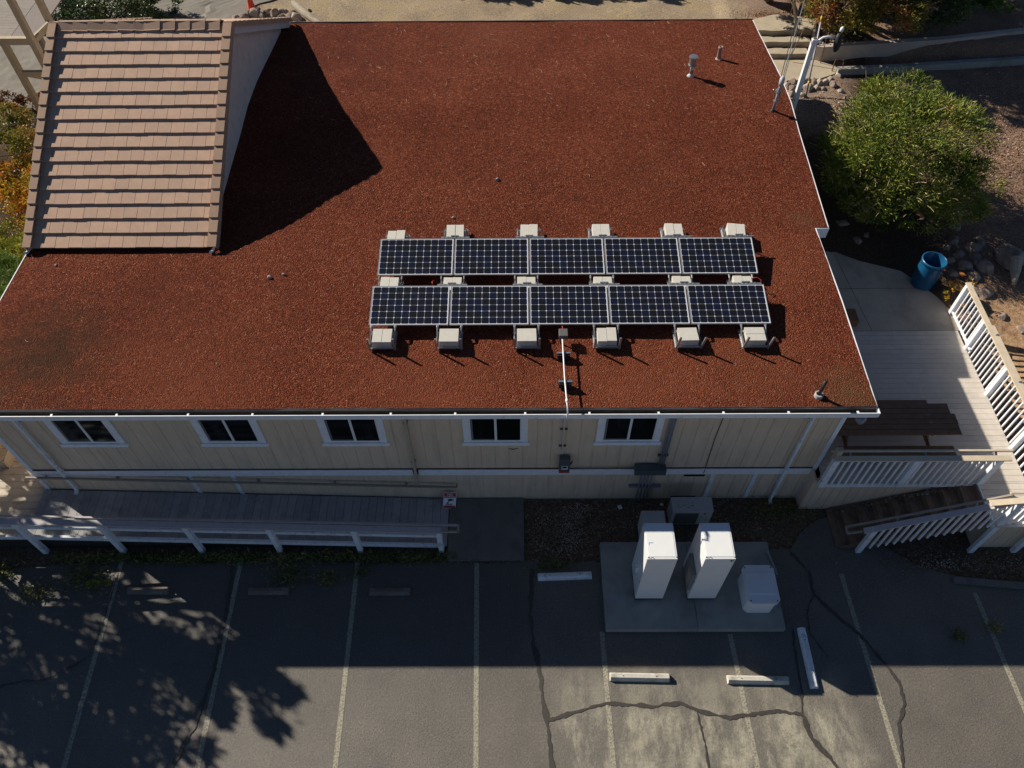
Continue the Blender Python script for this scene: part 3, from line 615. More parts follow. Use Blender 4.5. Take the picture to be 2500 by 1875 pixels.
for i,(dx,rr,mm,lab) in enumerate([(0,.014,galv,'thickest pale service wire running up from the mast weatherhead'),(-.12,.010,blackm,'dark service wire left of the pale one above the roof mast'),(.1,.007,blackm,'thin dark service wire right of the pale one above the roof mast')]):
    o=wire((7.02+dx*.4,9.2,5.33),(PX+dx*2,PY,9.2+i*.1),rr,.15).build('overhead_wire',mm); centre(o); tag(o,lab,'wire','overhead wires from the roof mast')
up_=empty('utility_pole',(PX,PY,2.6),'brown timber utility pole beyond the retaining wall','pole')
MB().tube([(PX,PY,2.3),(PX,PY,10.5)],[.16,.12],14).build('pole',bark,up_,True); MB().box(PX-.9,PX+.9,PY-.06,PY+.06,9.6,9.72).build('crossarm',bark,up_)
gw=empty('guy_wire',(9.45,13.2,2.2),'slanting guy wire with a grey guard and yellow bands beside the rocks','guy wire')
ga=Vector((9.45,13.2,2.1)); gb=Vector((9.70,14.75,4.5)); gb=ga+(gb-ga).normalized()*9; d_=(gb-ga)
MB().tube([ga,gb],.009,6).build('cable',galv,gw)
MB().tube([ga+d_*.01,ga+d_*.265],.026,10).build('guard',mat('grey_plastic_guard',(.42,.4,.42),.5,.06),gw,True)
for t0,t1 in ((.045,.06),(.25,.268)): MB().tube([ga+d_*t0,ga+d_*t1],.031,10).build('yellow_band',mat('yellow_band',(.62,.40,.05),.5,.08),gw,True)
# solar array
def solar_mat():
    m=bpy.data.materials.new('solar_cells'); m.use_nodes=True; N=m.node_tree; L=N.links; b=N.nodes['Principled BSDF']
    b.inputs['Roughness'].default_value=.3; b.inputs['Specular IOR Level'].default_value=.2
    gi=N.nodes.new('ShaderNodeNewGeometry'); r=N.nodes.new('ShaderNodeValToRGB'); L.new(gi.outputs['Random Per Island'],r.inputs[0]); e=r.color_ramp.elements
    e[0].color=(.010,.011,.014,1); e[1].color=(.009,.012,.034,1); x=e.new(.45); x.color=(.009,.011,.021,1)
    tc=N.nodes.new('ShaderNodeTexCoord'); n=N.nodes.new('ShaderNodeTexNoise'); n.inputs['Scale'].default_value=5; L.new(tc.outputs['Object'],n.inputs['Vector'])
    mx=N.nodes.new('ShaderNodeMix'); mx.data_type='RGBA'; rr=N.nodes.new('ShaderNodeMapRange'); L.new(n.outputs[0],rr.inputs[0]); rr.inputs[1].default_value=.55; rr.inputs[2].default_value=.8; rr.inputs[4].default_value=.25
    L.new(rr.outputs[0],mx.inputs[0]); L.new(r.outputs[0],mx.inputs[6]); mx.inputs[7].default_value=(.035,.034,.034,1); L.new(mx.outputs[2],b.inputs['Base Color']); return m
cellm=solar_mat(); backm=mat('white_panel_backsheet',(.62,.64,.68),.35,.03)
PLN,PW=1.0,1.655
def make_panel():
    r=empty('solar_panel',(0,0,0),'','solar panel'); t=.036
    # local: x 0..PW, y 0..PLN (far), z up
    fr=MB(); fw_=.012
    fr.box(0,PW,0,fw_,-t,.003); fr.box(0,PW,PLN-fw_,PLN,-t,.003); fr.box(0,fw_,fw_,PLN-fw_,-t,.003); fr.box(PW-fw_,PW,fw_,PLN-fw_,-t,.003); fr.build('frame',alu,r)
    MB().box(fw_,PW-fw_,fw_,PLN-fw_,-.012,-.002).build('backsheet',backm,r)
    me=MB(); mx,my=.028,.028; cw=(PW-2*mx)/10; chh=(PLN-2*my)/6; g_=.0026; c=.016
    for i in range(10):
        for j in range(6):
            x0,x1=mx+i*cw+g_,mx+(i+1)*cw-g_; y0,y1=my+j*chh+g_,my+(j+1)*chh-g_
            P=[(x0+c,y0),(x1-c,y0),(x1,y0+c),(x1,y1-c),(x1-c,y1),(x0+c,y1),(x0,y1-c),(x0,y0+c)]
            o=len(me.v); me.v+=[(a,b,-.0005) for a,b in P]+[(a,b,-.0018) for a,b in P]; me.f.append(tuple(range(o,o+8)))
            for k in range(8): me.f.append((o+k,o+8+k,o+8+(k+1)%8,o+(k+1)%8))
    me.build('cells',cellm,r)
    MB().box(PW/2-.06,PW/2+.06,PLN-.2,PLN-.1,-.035,-.013).build('junction_box',blackm,r)
    return r
pan=make_panel(); first=True
rows=[('far',3.179,4.35,4.161,4.503,-2.886),('near',1.6885,4.382,2.676,4.518,-2.906)]
ordn=['leftmost','second from left','middle','second from right','rightmost']
for rn,yn,zn,yf,zf,xl in rows:
    tilt=math.atan2(zf-zn,yf-yn)
    for i in range(5):
        lab='%s dark solar panel in the %s on the red roof'%(ordn[i],'far row' if rn=='far' else 'near row'); loc=(xl+i*1.682,yn,zn)
        if first: o=pan; o.location=loc; o['label']=lab; o['group']='solar panels on the gravel roof'; first=False
        else: o=copy_tree(pan,loc,lab,'solar panels on the gravel roof')
        o.rotation_euler=(tilt,0,0)
# ballast racks
RZ=4.16
def rack(x,y,kind,n,label):
    """x = left of blocks, y = front edge of blocks; kind top/mid/near"""
    r=empty('ballast_rack',(x+.2,y,RZ),label,'ballast rack','ballasted racks holding the panels'); rnd=random.Random(int(x*100+y*7))
    RY={'top':4.175,'mid':2.69,'near':0}[kind]; W_=.40; dpt=.40 if kind!='near' else .36; rz=rnd.uniform(-.03,.03) if n!=99 else -.12
    tr_=MB()
    for yy in (y-.03,y+dpt+.02): tr_.box(x-.09,x+W_+.09,yy-.012,yy+.012,RZ+.03,RZ+.055)
    for xx in (x-.06,x+W_+.06): tr_.box(xx-.014,xx+.014,y-.06,y+dpt+.08,RZ+.02,RZ+.05)
    tr_.box(x-.02,x+W_+.02,y,y+dpt,RZ+.045,RZ+.055)
    for xx in (x-.05,x+W_+.05): tr_.box(xx-.004,xx+.004,y,y+dpt,RZ+.05,RZ+.15)
    tr_.build('tray',galv,r)
    h0=RZ+.058; hh=.19 if kind!='near' else .16
    cross=(kind=='near' and n%3!=0)
    for k in range(2):
        me=MB(); a,b=x+k*W_/2+.002,x+(k+1)*W_/2-.002; dy=rnd.uniform(-.012,.012)
        if cross: me.bbox(x,x+W_,y+k*dpt/2+.002,y+(k+1)*dpt/2-.002,h0,h0+hh+rnd.uniform(-.01,.01),.006)
        else: me.bbox(a,b,y+dy,y+dpt+dy,h0,h0+hh+rnd.uniform(-.008,.008),.006)
        o=me.build('block',block,r)
        if n==99: o.rotation_euler=(0,0,-.1)
        else: o.rotation_euler=(0,0,rz)
    if kind=='near':      # clamps towards the panel, spare uprights towards the eave
        for xx in (x-.05,x+W_+.05):
            me=MB(); me.tube([(xx,y+dpt+.10,4.35),(xx,y+dpt+.04,4.385),(xx,y+dpt-.03,4.36),(xx,y+dpt-.08,4.28),(xx,y+dpt-.1,RZ+.03)],.018,6); me.bbox(xx-.024,xx+.024,y+dpt+.03,y+dpt+.1,4.36,4.385,.003); me.build('panel_clamp',galv,r)
        for xx in (x-.055,x+W_+.055):
            lx=.05 if n>=4 else 0.
            me=MB(); me.bar((xx,y-.05,RZ+.04),(xx+lx,y-.06,RZ+.38),.04,.03); me.bar((xx,y-.05,RZ+.04),(xx,y+.15,RZ+.055),.02,.02); me.build('spare_upright',galv,r)
        me=MB(); me.tube([(x-.06,y-.05,RZ+.10),(x+W_+.06,y-.05,RZ+.10)],.006,6); me.build('wire_tie',galv,r)
    else:
        for xx in (x-.055,x+W_+.055):
            me=MB(); me.bar((xx,RY,RZ+.03),(xx,RY+.01,4.46),.025,.012)
            me.bar((xx,y+.02,RZ+.03),(xx,y+.1,RZ+.2),.02,.02); me.build('upright',galv,r)
        me=MB(); me.bar((x-.1,RY+.03,4.50),(x+W_+.14,RY+.03,4.50),.035,.025)
        for k in range(6): me.box(x-.06+k*.09,x-.03+k*.09,RY+.01,RY+.05,4.514,4.52)
        if n>0: me.build('slotted_rail',galv,r)
        if n>0: MB().box(x+.12,x+.3,RY+.05,RY+.08,4.47,4.53).build('bracket',galv,r)
        if kind=='mid':
            for xx in (x-.05,x+W_+.05):
                me=MB(); me.tube([(xx,3.17,4.32),(xx,3.11,4.365),(xx,3.05,4.35),(xx,3.0,4.2)],.018,6); me.build('panel_clamp',galv,r)
    return r
topx=[-2.77,-1.42,.27,1.93,3.61,5.02]; midx=[-2.79,-1.42,.2,1.86,3.58,4.9]; nearx=[-2.8,-1.42,.19,1.84,3.52,4.9]
nm=['leftmost','second from left','third from left','third from right','second from right','rightmost']
for i in range(6):
    dpt=.4
    rack(topx[i],4.34 if i else 4.15,'top',i if i<5 else 99,'%s ballasted rack behind the far row of solar panels'%nm[i])
    rack(midx[i],2.65,'mid',i,'%s ballasted rack between the two rows of solar panels'%nm[i])
    rack(nearx[i],1.23,'near',i,'%s ballasted rack in front of the near solar row'%nm[i])
# combiner box and conduit to the wall
cb=empty('combiner_box',(1.14,1.42,4.2),'small grey junction box on a leg in front of the near solar row','electrical box')
MB().bbox(1.05,1.235,1.33,1.53,4.33,4.43,.012).build('box',mat('dark_grey_box',(.11,.105,.10),.6,.06),cb); MB().bar((1.1,1.36,4.14),(1.1,1.38,4.34),.04,.015).build('leg',rust,cb)
MB().tube([(1.13,1.53,4.42),(1.13,1.62,4.40)],.01,6).build('red_cable',mat('red_cable',(.5,.04,.03),.4,.05),cb)
rc=empty('roof_conduit',(1.14,.5,4.2),'white conduit running from the grey box to the gutter on two black supports','conduit')
MB().tube([(1.12,1.33,4.36),(1.125,1.0,4.345),(1.13,.3,4.335),(1.15,-.3,4.33),(1.16,-.40,4.31),(1.165,-.44,4.22),(1.16,-.44,4.0),(1.155,-.36,3.85),(1.155,-.1,3.7),(1.155,-.055,3.6),(1.16,-.055,2.15)],.0165,10).build('pipe',mat('pale_conduit',(.72,.71,.72),.35,.03),rc,True)
MB().tube([(1.147,-.2,4.33),(1.149,-.28,4.332)],.026,10).build('coupling',whitem,rc,True)
for z in (3.0,2.35,3.55): MB().box(1.08,1.24,-.04,-.004,z,z+.03).build('strap',rust,rc)
for y in (.98,.25): 
    MB().bbox(1.01,1.27,y-.06,y+.06,4.15,4.29,.01).build('support_block',blackm,rc); MB().box(1.0,1.28,y-.02,y+.02,4.29,4.318).build('strut',galv,rc)
# red wire loops at the array
for pts,l in (([(5.28,2.98,4.40),(5.42,2.98,4.42),(5.5,2.92,4.40),(5.48,2.82,4.36)],'red cable loop at the right end between the solar rows'),([(-1.62,2.98,4.38),(-1.66,2.92,4.4),(-1.64,2.84,4.38)],'red cable loop left of the second rack between the rows')):
    o=MB().tube(pts,.009,6).build('cable_loop',MATS['red_cable'],None,True); tag(centre(o),l,'cable')
# small stones on roof
def rock(name,x,y,z,sx,sy,sz,m,label,group,seed,cat='rock',disp=.28):
    bm=bmesh.new(); bmesh.ops.create_icosphere(bm,subdivisions=3,radius=1); rnd=random.Random(seed)
    for v in bm.verts:
        d=v.co.normalized(); k=1+disp*noise.noise(d*1.3+Vector((seed*3.1,0,0)))+.16*noise.noise(d*3+Vector((0,seed*1.7,0)))
        q=d*k
        for ax in ((1,.3,.2),(-.4,1,.1),(.1,-.5,1),(-.9,-.3,.4),(.5,.6,.7),(.3,-.9,.5),(-.5,.4,.8)):
            a=Vector(ax).normalized(); lim=.60+.16*noise.noise(a*4+Vector((seed,seed,0))); t=q.dot(a)
            if t>lim: q-=a*(t-lim)*.85
        v.co=Vector((q.x*sx,q.y*sy,q.z*sz))
    bmesh.ops.rotate(bm,verts=bm.verts,matrix=Matrix.Rotation(rnd.uniform(0,6.28),3,'Z'))
    me=bpy.data.meshes.new(name); bm.to_mesh(me); bm.free(); me.materials.append(m)
    o=bpy.data.objects.new(name,me); C.objects.link(o); o.location=(x,y,z+sz*.45); return tag(o,label,cat,group)
for x,y,s,l in ((-5.35,3.33,.05,'tan stone with a dark side lying left of the panels on the gravel roof'),(-5.05,3.42,.035,'small brown stone beside the tan stone on the gravel roof'),(-.28,6.6,.045,'pale stone lying alone on the middle of the far gravel roof'),(-1.32,5.3,.032,'little tan stone behind the second rack on the gravel roof'),(-10.3,3.75,.03,'small pale stone in front of the tiled gable')):
    rock('stone',x,y,roofz(y)+.005,s*1.4,s,s,rockl,l,None,int(abs(x)*97),'stone')
# pine needles and twigs scattered on the roof
me=MB(); rnd=random.Random(11)
for k in range(230):
    y=rnd.uniform(0,14.3) if rnd.random()<.45 else rnd.uniform(8.5,14.3); x=rnd.uniform(-6,7) if y>4.2 else rnd.uniform(-10.8,7)
    if abs(x-1.3)<4.7 and .9<y<4.8: continue
    L_=rnd.uniform(.04,.16)*(1 if y>7 else .7); a=rnd.gauss(-.7,.7); z=roofz(y)+.024; d=Vector((math.cos(a),math.sin(a),0))*L_/2; cv=Vector((-d.y,d.x,0))*rnd.uniform(-.3,.3)
    p=Vector((x,y,z)); me.tube([p-d,p+cv,p+d],.0035+.003*rnd.random(),4)
o=me.build('pine_needles',mat('dry_needles',(.42,.27,.16),.8,.2,3)); tag(o,'dry pine needles and twigs scattered over the red gravel','needles',None,'stuff')

# ---------------- wall mounted electrics ----------------
db=empty('disconnect_box',(1.23,-.1,1.43),'grey switch box with a red label on the wall between two windows','electrical box')
MB().bbox(1.11,1.35,-.16,-.04,1.43,2.0,.01).build('box',greym,db); MB().box(1.165,1.30,-.164,-.161,1.60,1.74).build('label',whitem,db); MB().box(1.18,1.28,-.1655,-.1645,1.65,1.72).build('display',glass,db)
MB().box(1.14,1.32,-.164,-.161,1.45,1.53).build('red_label',MATS['red_cable'],db); MB().bar((1.355,-.1,1.72),(1.40,-.1,1.84),.03,.02).build('handle',blackm,db)
wb=empty('wireway_box',(3.15,-.1,1.38),'wide dark grey wiring box on the wall with conduits running down to the ground','electrical box')
MB().bbox(2.8,3.5,-.22,-.035,1.42,1.62,.008).build('box',greym,wb)
for k in range(4): MB().tube([(3.0+k*.08,-.1,0),(3.0+k*.08,-.1,1.42)],.022,8).build('conduit',mat('grey_pipe',(.2,.21,.25),.5,.06),wb,True)
for k in range(3): MB().tube([(3.34+k*.05,-.06,1.62),(3.34+k*.05,-.06,3.8)],.02,8).build('conduit',MATS['grey_pipe'],wb,True)
MB().box(2.78,3.52,-.075,-.01,.62,.68).build('strut',MATS['grey_pipe'],wb); MB().box(3.27,3.5,-.05,-.01,1.95,2.0).build('strap',rust,wb)
MB().tube([(1.35,-.045,1.46),(2.8,-.045,1.46)],.011,6).build('cable',MATS['grey_pipe'],wb,True)
o=MB().tube([(4.42,-.012,3.8),(4.40,-.012,2.6),(4.43,-.012,1.41),(4.42,-.05,1.3),(4.40,-.012,1.1)],.008,6).build('wall_cable',blackm,None,True); tag(centre(o),'thin black cable hanging down the beige wall right of the last window','cable')

# sign leaning at the end of the ramp
sg=empty('warning_sign',(-1.46,-.16,.05),'small red and white camera warning sign leaning at the ramp end','sign')
Zs=Vector((-1.46,-.17,.33)); 
SW,SH=.3,.44
def signpart(x0,x1,z0,z1,d,m,name): return MB().box(x0,x1,-d,-d+.004,z0,z1).build(name,m,sg)
signpart(-SW/2,SW/2,0,SH,.0,whitem,'board'); redm=mat('red_sign_paint',(.45,.02,.03),.5,.04); inkm=mat('dark_sign_ink',(.015,.015,.03),.5,.02)
signpart(-SW/2+.01,SW/2-.01,.29,SH-.01,.004,redm,'red_field'); signpart(-SW/2+.01,SW/2-.01,.01,.075,.004,redm,'red_stripe')
me=MB(); me.hexa([(-.03,-.008,.2),(.06,-.008,.22),(.06,-.004,.22),(-.03,-.004,.2),(-.045,-.008,.255),(.045,-.008,.275),(.045,-.004,.275),(-.045,-.004,.255)]); me.tube([(.07,-.006,.235),(.085,-.006,.24)],.028,10); me.bar((0,-.006,.2),(-.03,-.006,.165),.015,.004); me.box(-.06,-.03,-.008,-.004,.14,.175); me.build('camera_symbol',inkm,sg)
for k in range(3): signpart(-.09,.06+.02*k,.085+.018*k,.093+.018*k,.004,inkm,'small_print')
def text(body,size,loc,rot,m,parent,name='lettering'):
    cu=bpy.data.curves.new(name,'FONT'); cu.body=body; cu.size=size; cu.align_x='CENTER'; cu.extrude=.001
    t=bpy.data.objects.new(name,cu); C.objects.link(t); dg=bpy.context.evaluated_depsgraph_get(); me=bpy.data.meshes.new_from_object(t.evaluated_get(dg)); bpy.data.objects.remove(t)
    me.materials.clear(); me.materials.append(m); o=bpy.data.objects.new(name,me); C.objects.link(o); o.parent=parent; o.location=loc; o.rotation_euler=rot; return o
for ch in sg.children:   # parts above were built around the origin; undo the parent shift
    ch.data.transform(Matrix.Translation(wpos(sg)))
text('NO',.085,(0,-.006,.36),(R(90),0,0),whitem,sg); text('DUMPING',.058,(0,-.006,.305),(R(90),0,0),whitem,sg)
sg.rotation_euler=(R(-28),R(8),R(4)); sg.location=(-1.44,-.30,.05)

# ---------------- ramp and left landing ----------------
rmp=empty('access_ramp',(-6,-.7,0),'grey boarded access ramp with white post railing along the front wall','ramp')
def rz_(x): return .045+max(0,(-1.43-x))*.0545
me=MB(); x=-1.44; k=0
while x>-10.87:
    x0=x-.19; me.hexa([(x0,-1.27,rz_(x0)-.04),(x-.007,-1.27,rz_(x)-.04),(x-.007,-.045,rz_(x)-.04),(x0,-.045,rz_(x0)-.04),(x0,-1.27,rz_(x0)),(x-.007,-1.27,rz_(x)),(x-.007,-.045,rz_(x)),(x0,-.045,rz_(x0))]); x-=.19
me.build('ramp_boards',rampb,rmp)
me=MB()
x0,x1=-10.87,-1.5
me.hexa([(x0,-1.25,-.02),(x1,-1.25,-.02),(x1,-1.2,-.02),(x0,-1.2,-.02),(x0,-1.25,rz_(x0)-.045),(x1,-1.25,rz_(x1)-.045),(x1,-1.2,rz_(x1)-.045),(x0,-1.2,rz_(x0)-.045)]); me.build('side_skirt',gutin,rmp)
pxs=[-12.45,-10.68,-8.88,-7.06,-5.27,-3.42,-1.56]
def rr(x): return .56 if x<-10.87 else rz_(x)
for x in pxs: me=MB(); me.bbox(x-.055,x+.055,-1.42,-1.31,0,rr(x)+.97,.006); me.build('post',whited,rmp)
def rampbar(y0,y1,h0,h1,m,name,xa=-12.6,xb=-1.5):
    me=MB()
    for a,b in ((xa,-10.87),(-10.87,xb)):
        me.hexa([(a,y0,rr(a)+h0),(b,y0,rr(b)+h0),(b,y1,rr(b)+h0),(a,y1,rr(a)+h0),(a,y0,rr(a)+h1),(b,y0,rr(b)+h1),(b,y1,rr(b)+h1),(a,y1,rr(a)+h1)])
    return me.build(name,m,rmp)
rampbar(-1.44,-1.30,.97,1.005,mat('mauve_cap',(.50,.45,.455),.7,.06),'cap_rail'); rampbar(-1.305,-1.27,.50,.60,whited,'mid_rail'); rampbar(-1.32,-1.26,.0,.13,whited,'kerb_rail')
hr=MATS['mauve_cap']
rampbar(-1.225,-1.185,.90,.94,hr,'handrail',-12.6,-1.15)
me=MB(); z=rr(-1.15)+.92; me.bar((-1.5,-1.36,z-.0),(-1.13,-1.36,z),.04,.04); me.bar((-1.13,-1.38,z),(-1.13,-1.19,z),.04,.04); me.build('rail_return',beige2,rmp)
for x in (-10.2,-8.2,-6.2,-4.2,-2.6): me=MB(); me.bar((x,-1.21,rr(x)+.9),(x,-1.32,rr(x)+.85),.03,.03); me.build('rail_bracket',galv,rmp)
me=MB(); me.bar((-11.0,-.12,1.25),(-1.23,-.12,.74),.045,.045); me.bar((-1.23,-.12,.74),(-1.23,-.05,.74),.04,.04); me.build('wall_handrail',mat('rail_beige',(.30,.26,.22),.7,.06),rmp)
for x in (-10.6,-9.0,-7.4,-5.8,-4.05,-2.4): z=1.25-(x+11)*.0522; me=MB(); me.bar((x,-.115,z-.03),(x,-.04,z-.08),.03,.03); me.box(x-.025,x+.025,-.045,-.0,z-.13,z-.03); me.build('rail_bracket',galv,rmp)
# landing
ld=empty('entry_landing',(-12,1.5,0),'tan boarded landing at the left end of the ramp','landing')
me=MB(); y=-1.27
while y<6.2: me.box(-12.62,-10.925,y,y+.176,.49,.53); y+=.184
me.build('boards',landb,ld)
me=MB(); me.box(-12.6,-10.93,-1.26,6.2,.0,.485); me.build('base',gutin,ld)
for y in (-.9,.62,2.4,4.4): me=MB(); me.bbox(-12.6,-12.49,y-.055,y+.055,.1,1.5,.006); me.build('post',beige2,ld)
me=MB(); me.box(-12.64,-12.46,-1.3,4.5,1.5,1.54); me.build('cap_rail',beige2,ld)
for z0,z1 in ((1.1,1.2),(.62,.72)): me=MB(); me.box(-12.56,-12.52,-1.2,4.4,z0,z1); me.build('rail',beige2,ld)
wb2=empty('window_box',(-12.3,.9,.53),'low beige planter on the landing with green leaves','planter')
me=MB()
for a in (((-12.46,.55),(-12.0,.60)),((-12.46,1.6),(-12.0,1.6)),((-12.46,.55),(-12.46,1.6)),((-12.02,.55),(-12.02,1.6))): me.bar((*a[0],.68),(*a[1],.68),.03,.3)
me.build('box',beige2,wb2)

# ---------------- right deck ----------------
dk=empty('wooden_deck',(9.3,1.5,0),'raised cream board deck with white balusters beside the building','deck')
DZ=1.38
me=MB(); y=4.04; bi=0
while y>-.40:
    y0=max(y-.146,-.42); xe=11.5
    cuts=[7.0]+([9.8+(.3*(bi%3))] if bi in (0,2,1) else [])+[xe]
    for a,b in zip(cuts,cuts[1:]): me.box(a+.002,b-.002,y0,y,DZ-.035,DZ)
    y-=.1525; bi+=1
y=-.43
while y>-1.40: me.box(10.44,13.6,y-.146,y,DZ-.035,DZ); y-=.1525
y=-.43+.1525
me.build('boards',deckb,dk)
me=MB(); me.box(7.0,10.43,-.40,-.36,DZ-.2,DZ-.037); me.box(11.46,11.5,-.4,4.04,DZ-.25,DZ-.037); me.box(10.44,13.6,-1.40,-1.36,DZ-.22,DZ-.037); me.box(10.41,10.438,-1.38,-.40,DZ-.16,DZ+.0); me.build('rim_joist',whited,dk)
me=MB(); siding(me,6.86,10.42,-.03,DZ-.05,-.30,.2); me.box(6.855,6.9,-.29,-.035,-.03,DZ-.04)
siding(me,10.62,13.5,-.03,DZ-.22,-1.30,.305); me.box(10.62,10.66,-1.27,-.35,-.03,DZ-.22); me.box(11.3,11.34,-.3,4,-.03,DZ-.25); me.build('skirt',beige,dk)
RT=2.39
def bal(x,y,z0,z1,w_=.034,lab='baluster',dx=0): me=MB(); me.box(x-w_/2,x+w_/2,y-w_/2,y+w_/2,z0,z1); me.build(lab,white,dk)
# front railing
for x in (6.97,8.70,10.45): me=MB(); me.bbox(x-.07,x+.07,-.455,-.36,DZ-.02 if x>10 else DZ-.12,RT-.02,.006); me.build('post',whited,dk)
x=7.17
while x<10.35:
    if abs(x-8.7)>.1: bal(x,-.415,DZ-.10,RT-.03)
    x+=.152
me=MB(); me.box(6.95,10.66,-.46,-.33,RT-.02,RT+.015); me.build('cap_rail',tan,dk)
me=MB(); me.box(6.9,10.75,-.235,-.195,RT-.0,RT+.045); me.build('handrail',tan,dk)
for x in (7.3,8.9,10.4): me=MB(); me.bar((x,-.22,RT+.0),(x,-.34,RT-.06),.03,.03); me.build('rail_bracket',galv,dk)
me=MB(); me.bbox(6.95,7.07,-.34,-.23,DZ,RT+.22,.006); me.build('post',beige2,dk)
# right railing
for y in (4.64,3.45,2.02,.48,-1.28): me=MB(); me.bbox(11.46,11.575,y-.05,y+.05,DZ-(.0 if y>4 else .12),RT-.0,.006); me.build('post',white,dk)
ys_=[4.64,3.45,2.02,.48,-1.28]
for a,b,n in zip(ys_,ys_[1:],(7,9,9,10)):
    for k in range(1,n+1): y=lerp(a,b,k/(n+1)); bal(11.535,y,DZ-(-.03 if a>4 else .12),RT-.0)
me=MB(); me.hexa([(11.47,3.3,RT),(11.6,3.3,RT),(11.6,4.74,RT),(11.47,4.74,RT),(11.47,3.3,RT+.035),(11.6,3.3,RT+.035),(11.6,4.74,RT+.035),(11.47,4.74,RT+.035)]); me.box(11.47,11.66,-1.4,3.3,RT+.002,RT+.038); me.build('cap_rail',tan,dk)
for y in (3.0,1.6,.2): me=MB(); me.bar((11.62,y,RT+.04),(11.70,y,RT-.05),.03,.03); me.hexa([(11.56,y-.02,RT+.039),(11.64,y-.04,RT+.039),(11.64,y+.04,RT+.039),(11.56,y+.02,RT+.039),(11.58,y-.01,RT+.05),(11.64,y-.03,RT+.05),(11.64,y+.03,RT+.05),(11.58,y+.01,RT+.05)]); me.build('rail_bracket',galv,dk)
me=MB(); me.bar((11.50,3.3,DZ+.12),(11.50,4.64,DZ+.12),.05,.04); me.build('bottom_rail',white,dk)
# landing front railing (Y=-1.37) with two long posts to the ground
for x in (10.52,11.5,12.6): me=MB(); me.bbox(x-.06,x+.06,-1.46,-1.37,0,RT+.0,.006); me.build('post',whited,dk)
x=10.72
while x<13.4:
    if min(abs(x-11.5),abs(x-12.6))>.1: bal(x,-1.42,DZ-.1,RT-.02)
    x+=.152
me=MB(); me.hexa([(9.9,-1.475,2.27),(10.6,-1.475,RT),(10.6,-1.34,RT),(9.9,-1.34,2.27),(9.9,-1.475,2.305),(10.6,-1.475,RT+.035),(10.6,-1.34,RT+.035),(9.9,-1.34,2.305)]); me.box(10.6,13.5,-1.475,-1.34,RT,RT+.035); me.box(10.3,13.5,-1.27,-1.23,RT+.02,RT+.06); me.build('cap_rail',tan,dk)
# stairs
st=empty('deck_stairs',(9,-.8,0),'dark brown timber stairs with white balusters climbing right to the deck','stairs')
NT=9; rise=DZ/NT; run=(10.42-7.52)/NT
for k in range(NT):
    x1=10.41-(k)*run; x0=x1-run-.02; z=DZ-rise*(k+1)+.0
    if z<.02: z=.03
    me=MB(); me.box(x0,x0+.15,-1.30,-.345,z-.035,z); me.box(x0+.158,x0+.31,-1.30,-.345,z-.035,z)
    me.box(x0+.312,x0+.33,-1.29,-.35,z-.03,z+rise-.04); me.build('tread',brownw,st)
me=MB(); me.bar((7.6,-1.315,-.05),(10.42,-1.315,DZ-.2),.03,.22); me.bar((7.6,-.335,-.05),(10.42,-.335,DZ-.2),.03,.22); me.build('stringer',brownw,st)
me=MB(); me.bbox(7.91,8.03,-1.45,-1.36,0,1.13,.006); me.build('post',whited,st)
def sz(x): return (x-7.52)/(10.42-7.52)*DZ
x=8.17
while x<10.45: z=sz(x); me=MB(); me.box(x-.018,x+.018,-1.43,-1.395,z-.12,z+.91); me.build('baluster',white,st); x+=.155
me=MB(); me.hexa([(7.75,-1.47,sz(7.75)+.90),(10.3,-1.47,sz(10.3)+.96),(10.3,-1.34,sz(10.3)+.96),(7.75,-1.34,sz(7.75)+.90),(7.75,-1.47,sz(7.75)+.935),(10.3,-1.47,sz(10.3)+.995),(10.3,-1.34,sz(10.3)+.995),(7.75,-1.34,sz(7.75)+.935)]); me.build('cap_rail',MATS['mauve_cap'],st)  # tan rail paint swapped for mauve to carry its shaded tone in the colour
me=MB(); me.bar((7.42,-1.25,sz(7.5)+.92),(10.4,-1.25,DZ+.98),.04,.045); me.bar((7.42,-1.27,.95),(7.42,-1.42,.93),.04,.04); me.bar((7.42,-1.41,.93),(7.72,-1.41,1.02),.04,.04); me.build('handrail',MATS['rail_beige'],st)
for x in (8.4,9.8): me=MB(); me.bar((x,-1.25,sz(x)+.94),(x,-1.36,sz(x)+.86),.03,.03); me.build('rail_bracket',galv,st)
# ---------------- picnic table, barrel ----------------
pt=empty('picnic_table',(8.6,.8,DZ),'dark stained picnic table with benches on the deck','picnic table')
rnd=random.Random(2)
for k in range(6):
    y0=.40+k*.142; xe=9.98-(.07 if k>3 else 0)-rnd.uniform(0,.02); MB().bbox(7.28,xe+.07,y0,y0+.132,2.07,2.11,.006).build('top_board',tabw,pt)
for y0 in (.02,.16): MB().bbox(7.35,9.92,y0,y0+.128,1.78,1.82,.006).build('bench_board',tabw,pt)
for y0 in (1.28,1.42): MB().bbox(7.35,9.72,y0,y0+.128,1.78,1.82,.006).build('bench_board',tabw,pt)
for x in (7.6,9.45):
    me=MB(); me.bar((x,.18,DZ),(x,.75,2.09),.09,.04,(1,0,0)); me.bar((x,1.42,DZ),(x,.9,2.09),.09,.04,(1,0,0)); me.build('leg',tan if x>9 else tabw,pt)
    me=MB(); me.box(x-.05,x-.02,.03,1.54,1.69,1.78); me.box(x-.05,x-.02,.42,1.24,2.0,2.09); me.build('cross_beam',tabw,pt)
me=MB(); me.bar((7.7,.82,1.72),(8.2,.82,2.07),.06,.04); me.bar((9.35,.82,1.72),(8.9,.82,2.07),.06,.04); me.build('brace',tan,pt)
bb=empty('blue_barrel',(11.05,5.72,1.375),'open bright blue plastic barrel on the patio beside the rocks','barrel')
bl=mat('blue_plastic',(.008,.085,.19),.3,.12,4)
bx,by=11.1,5.73
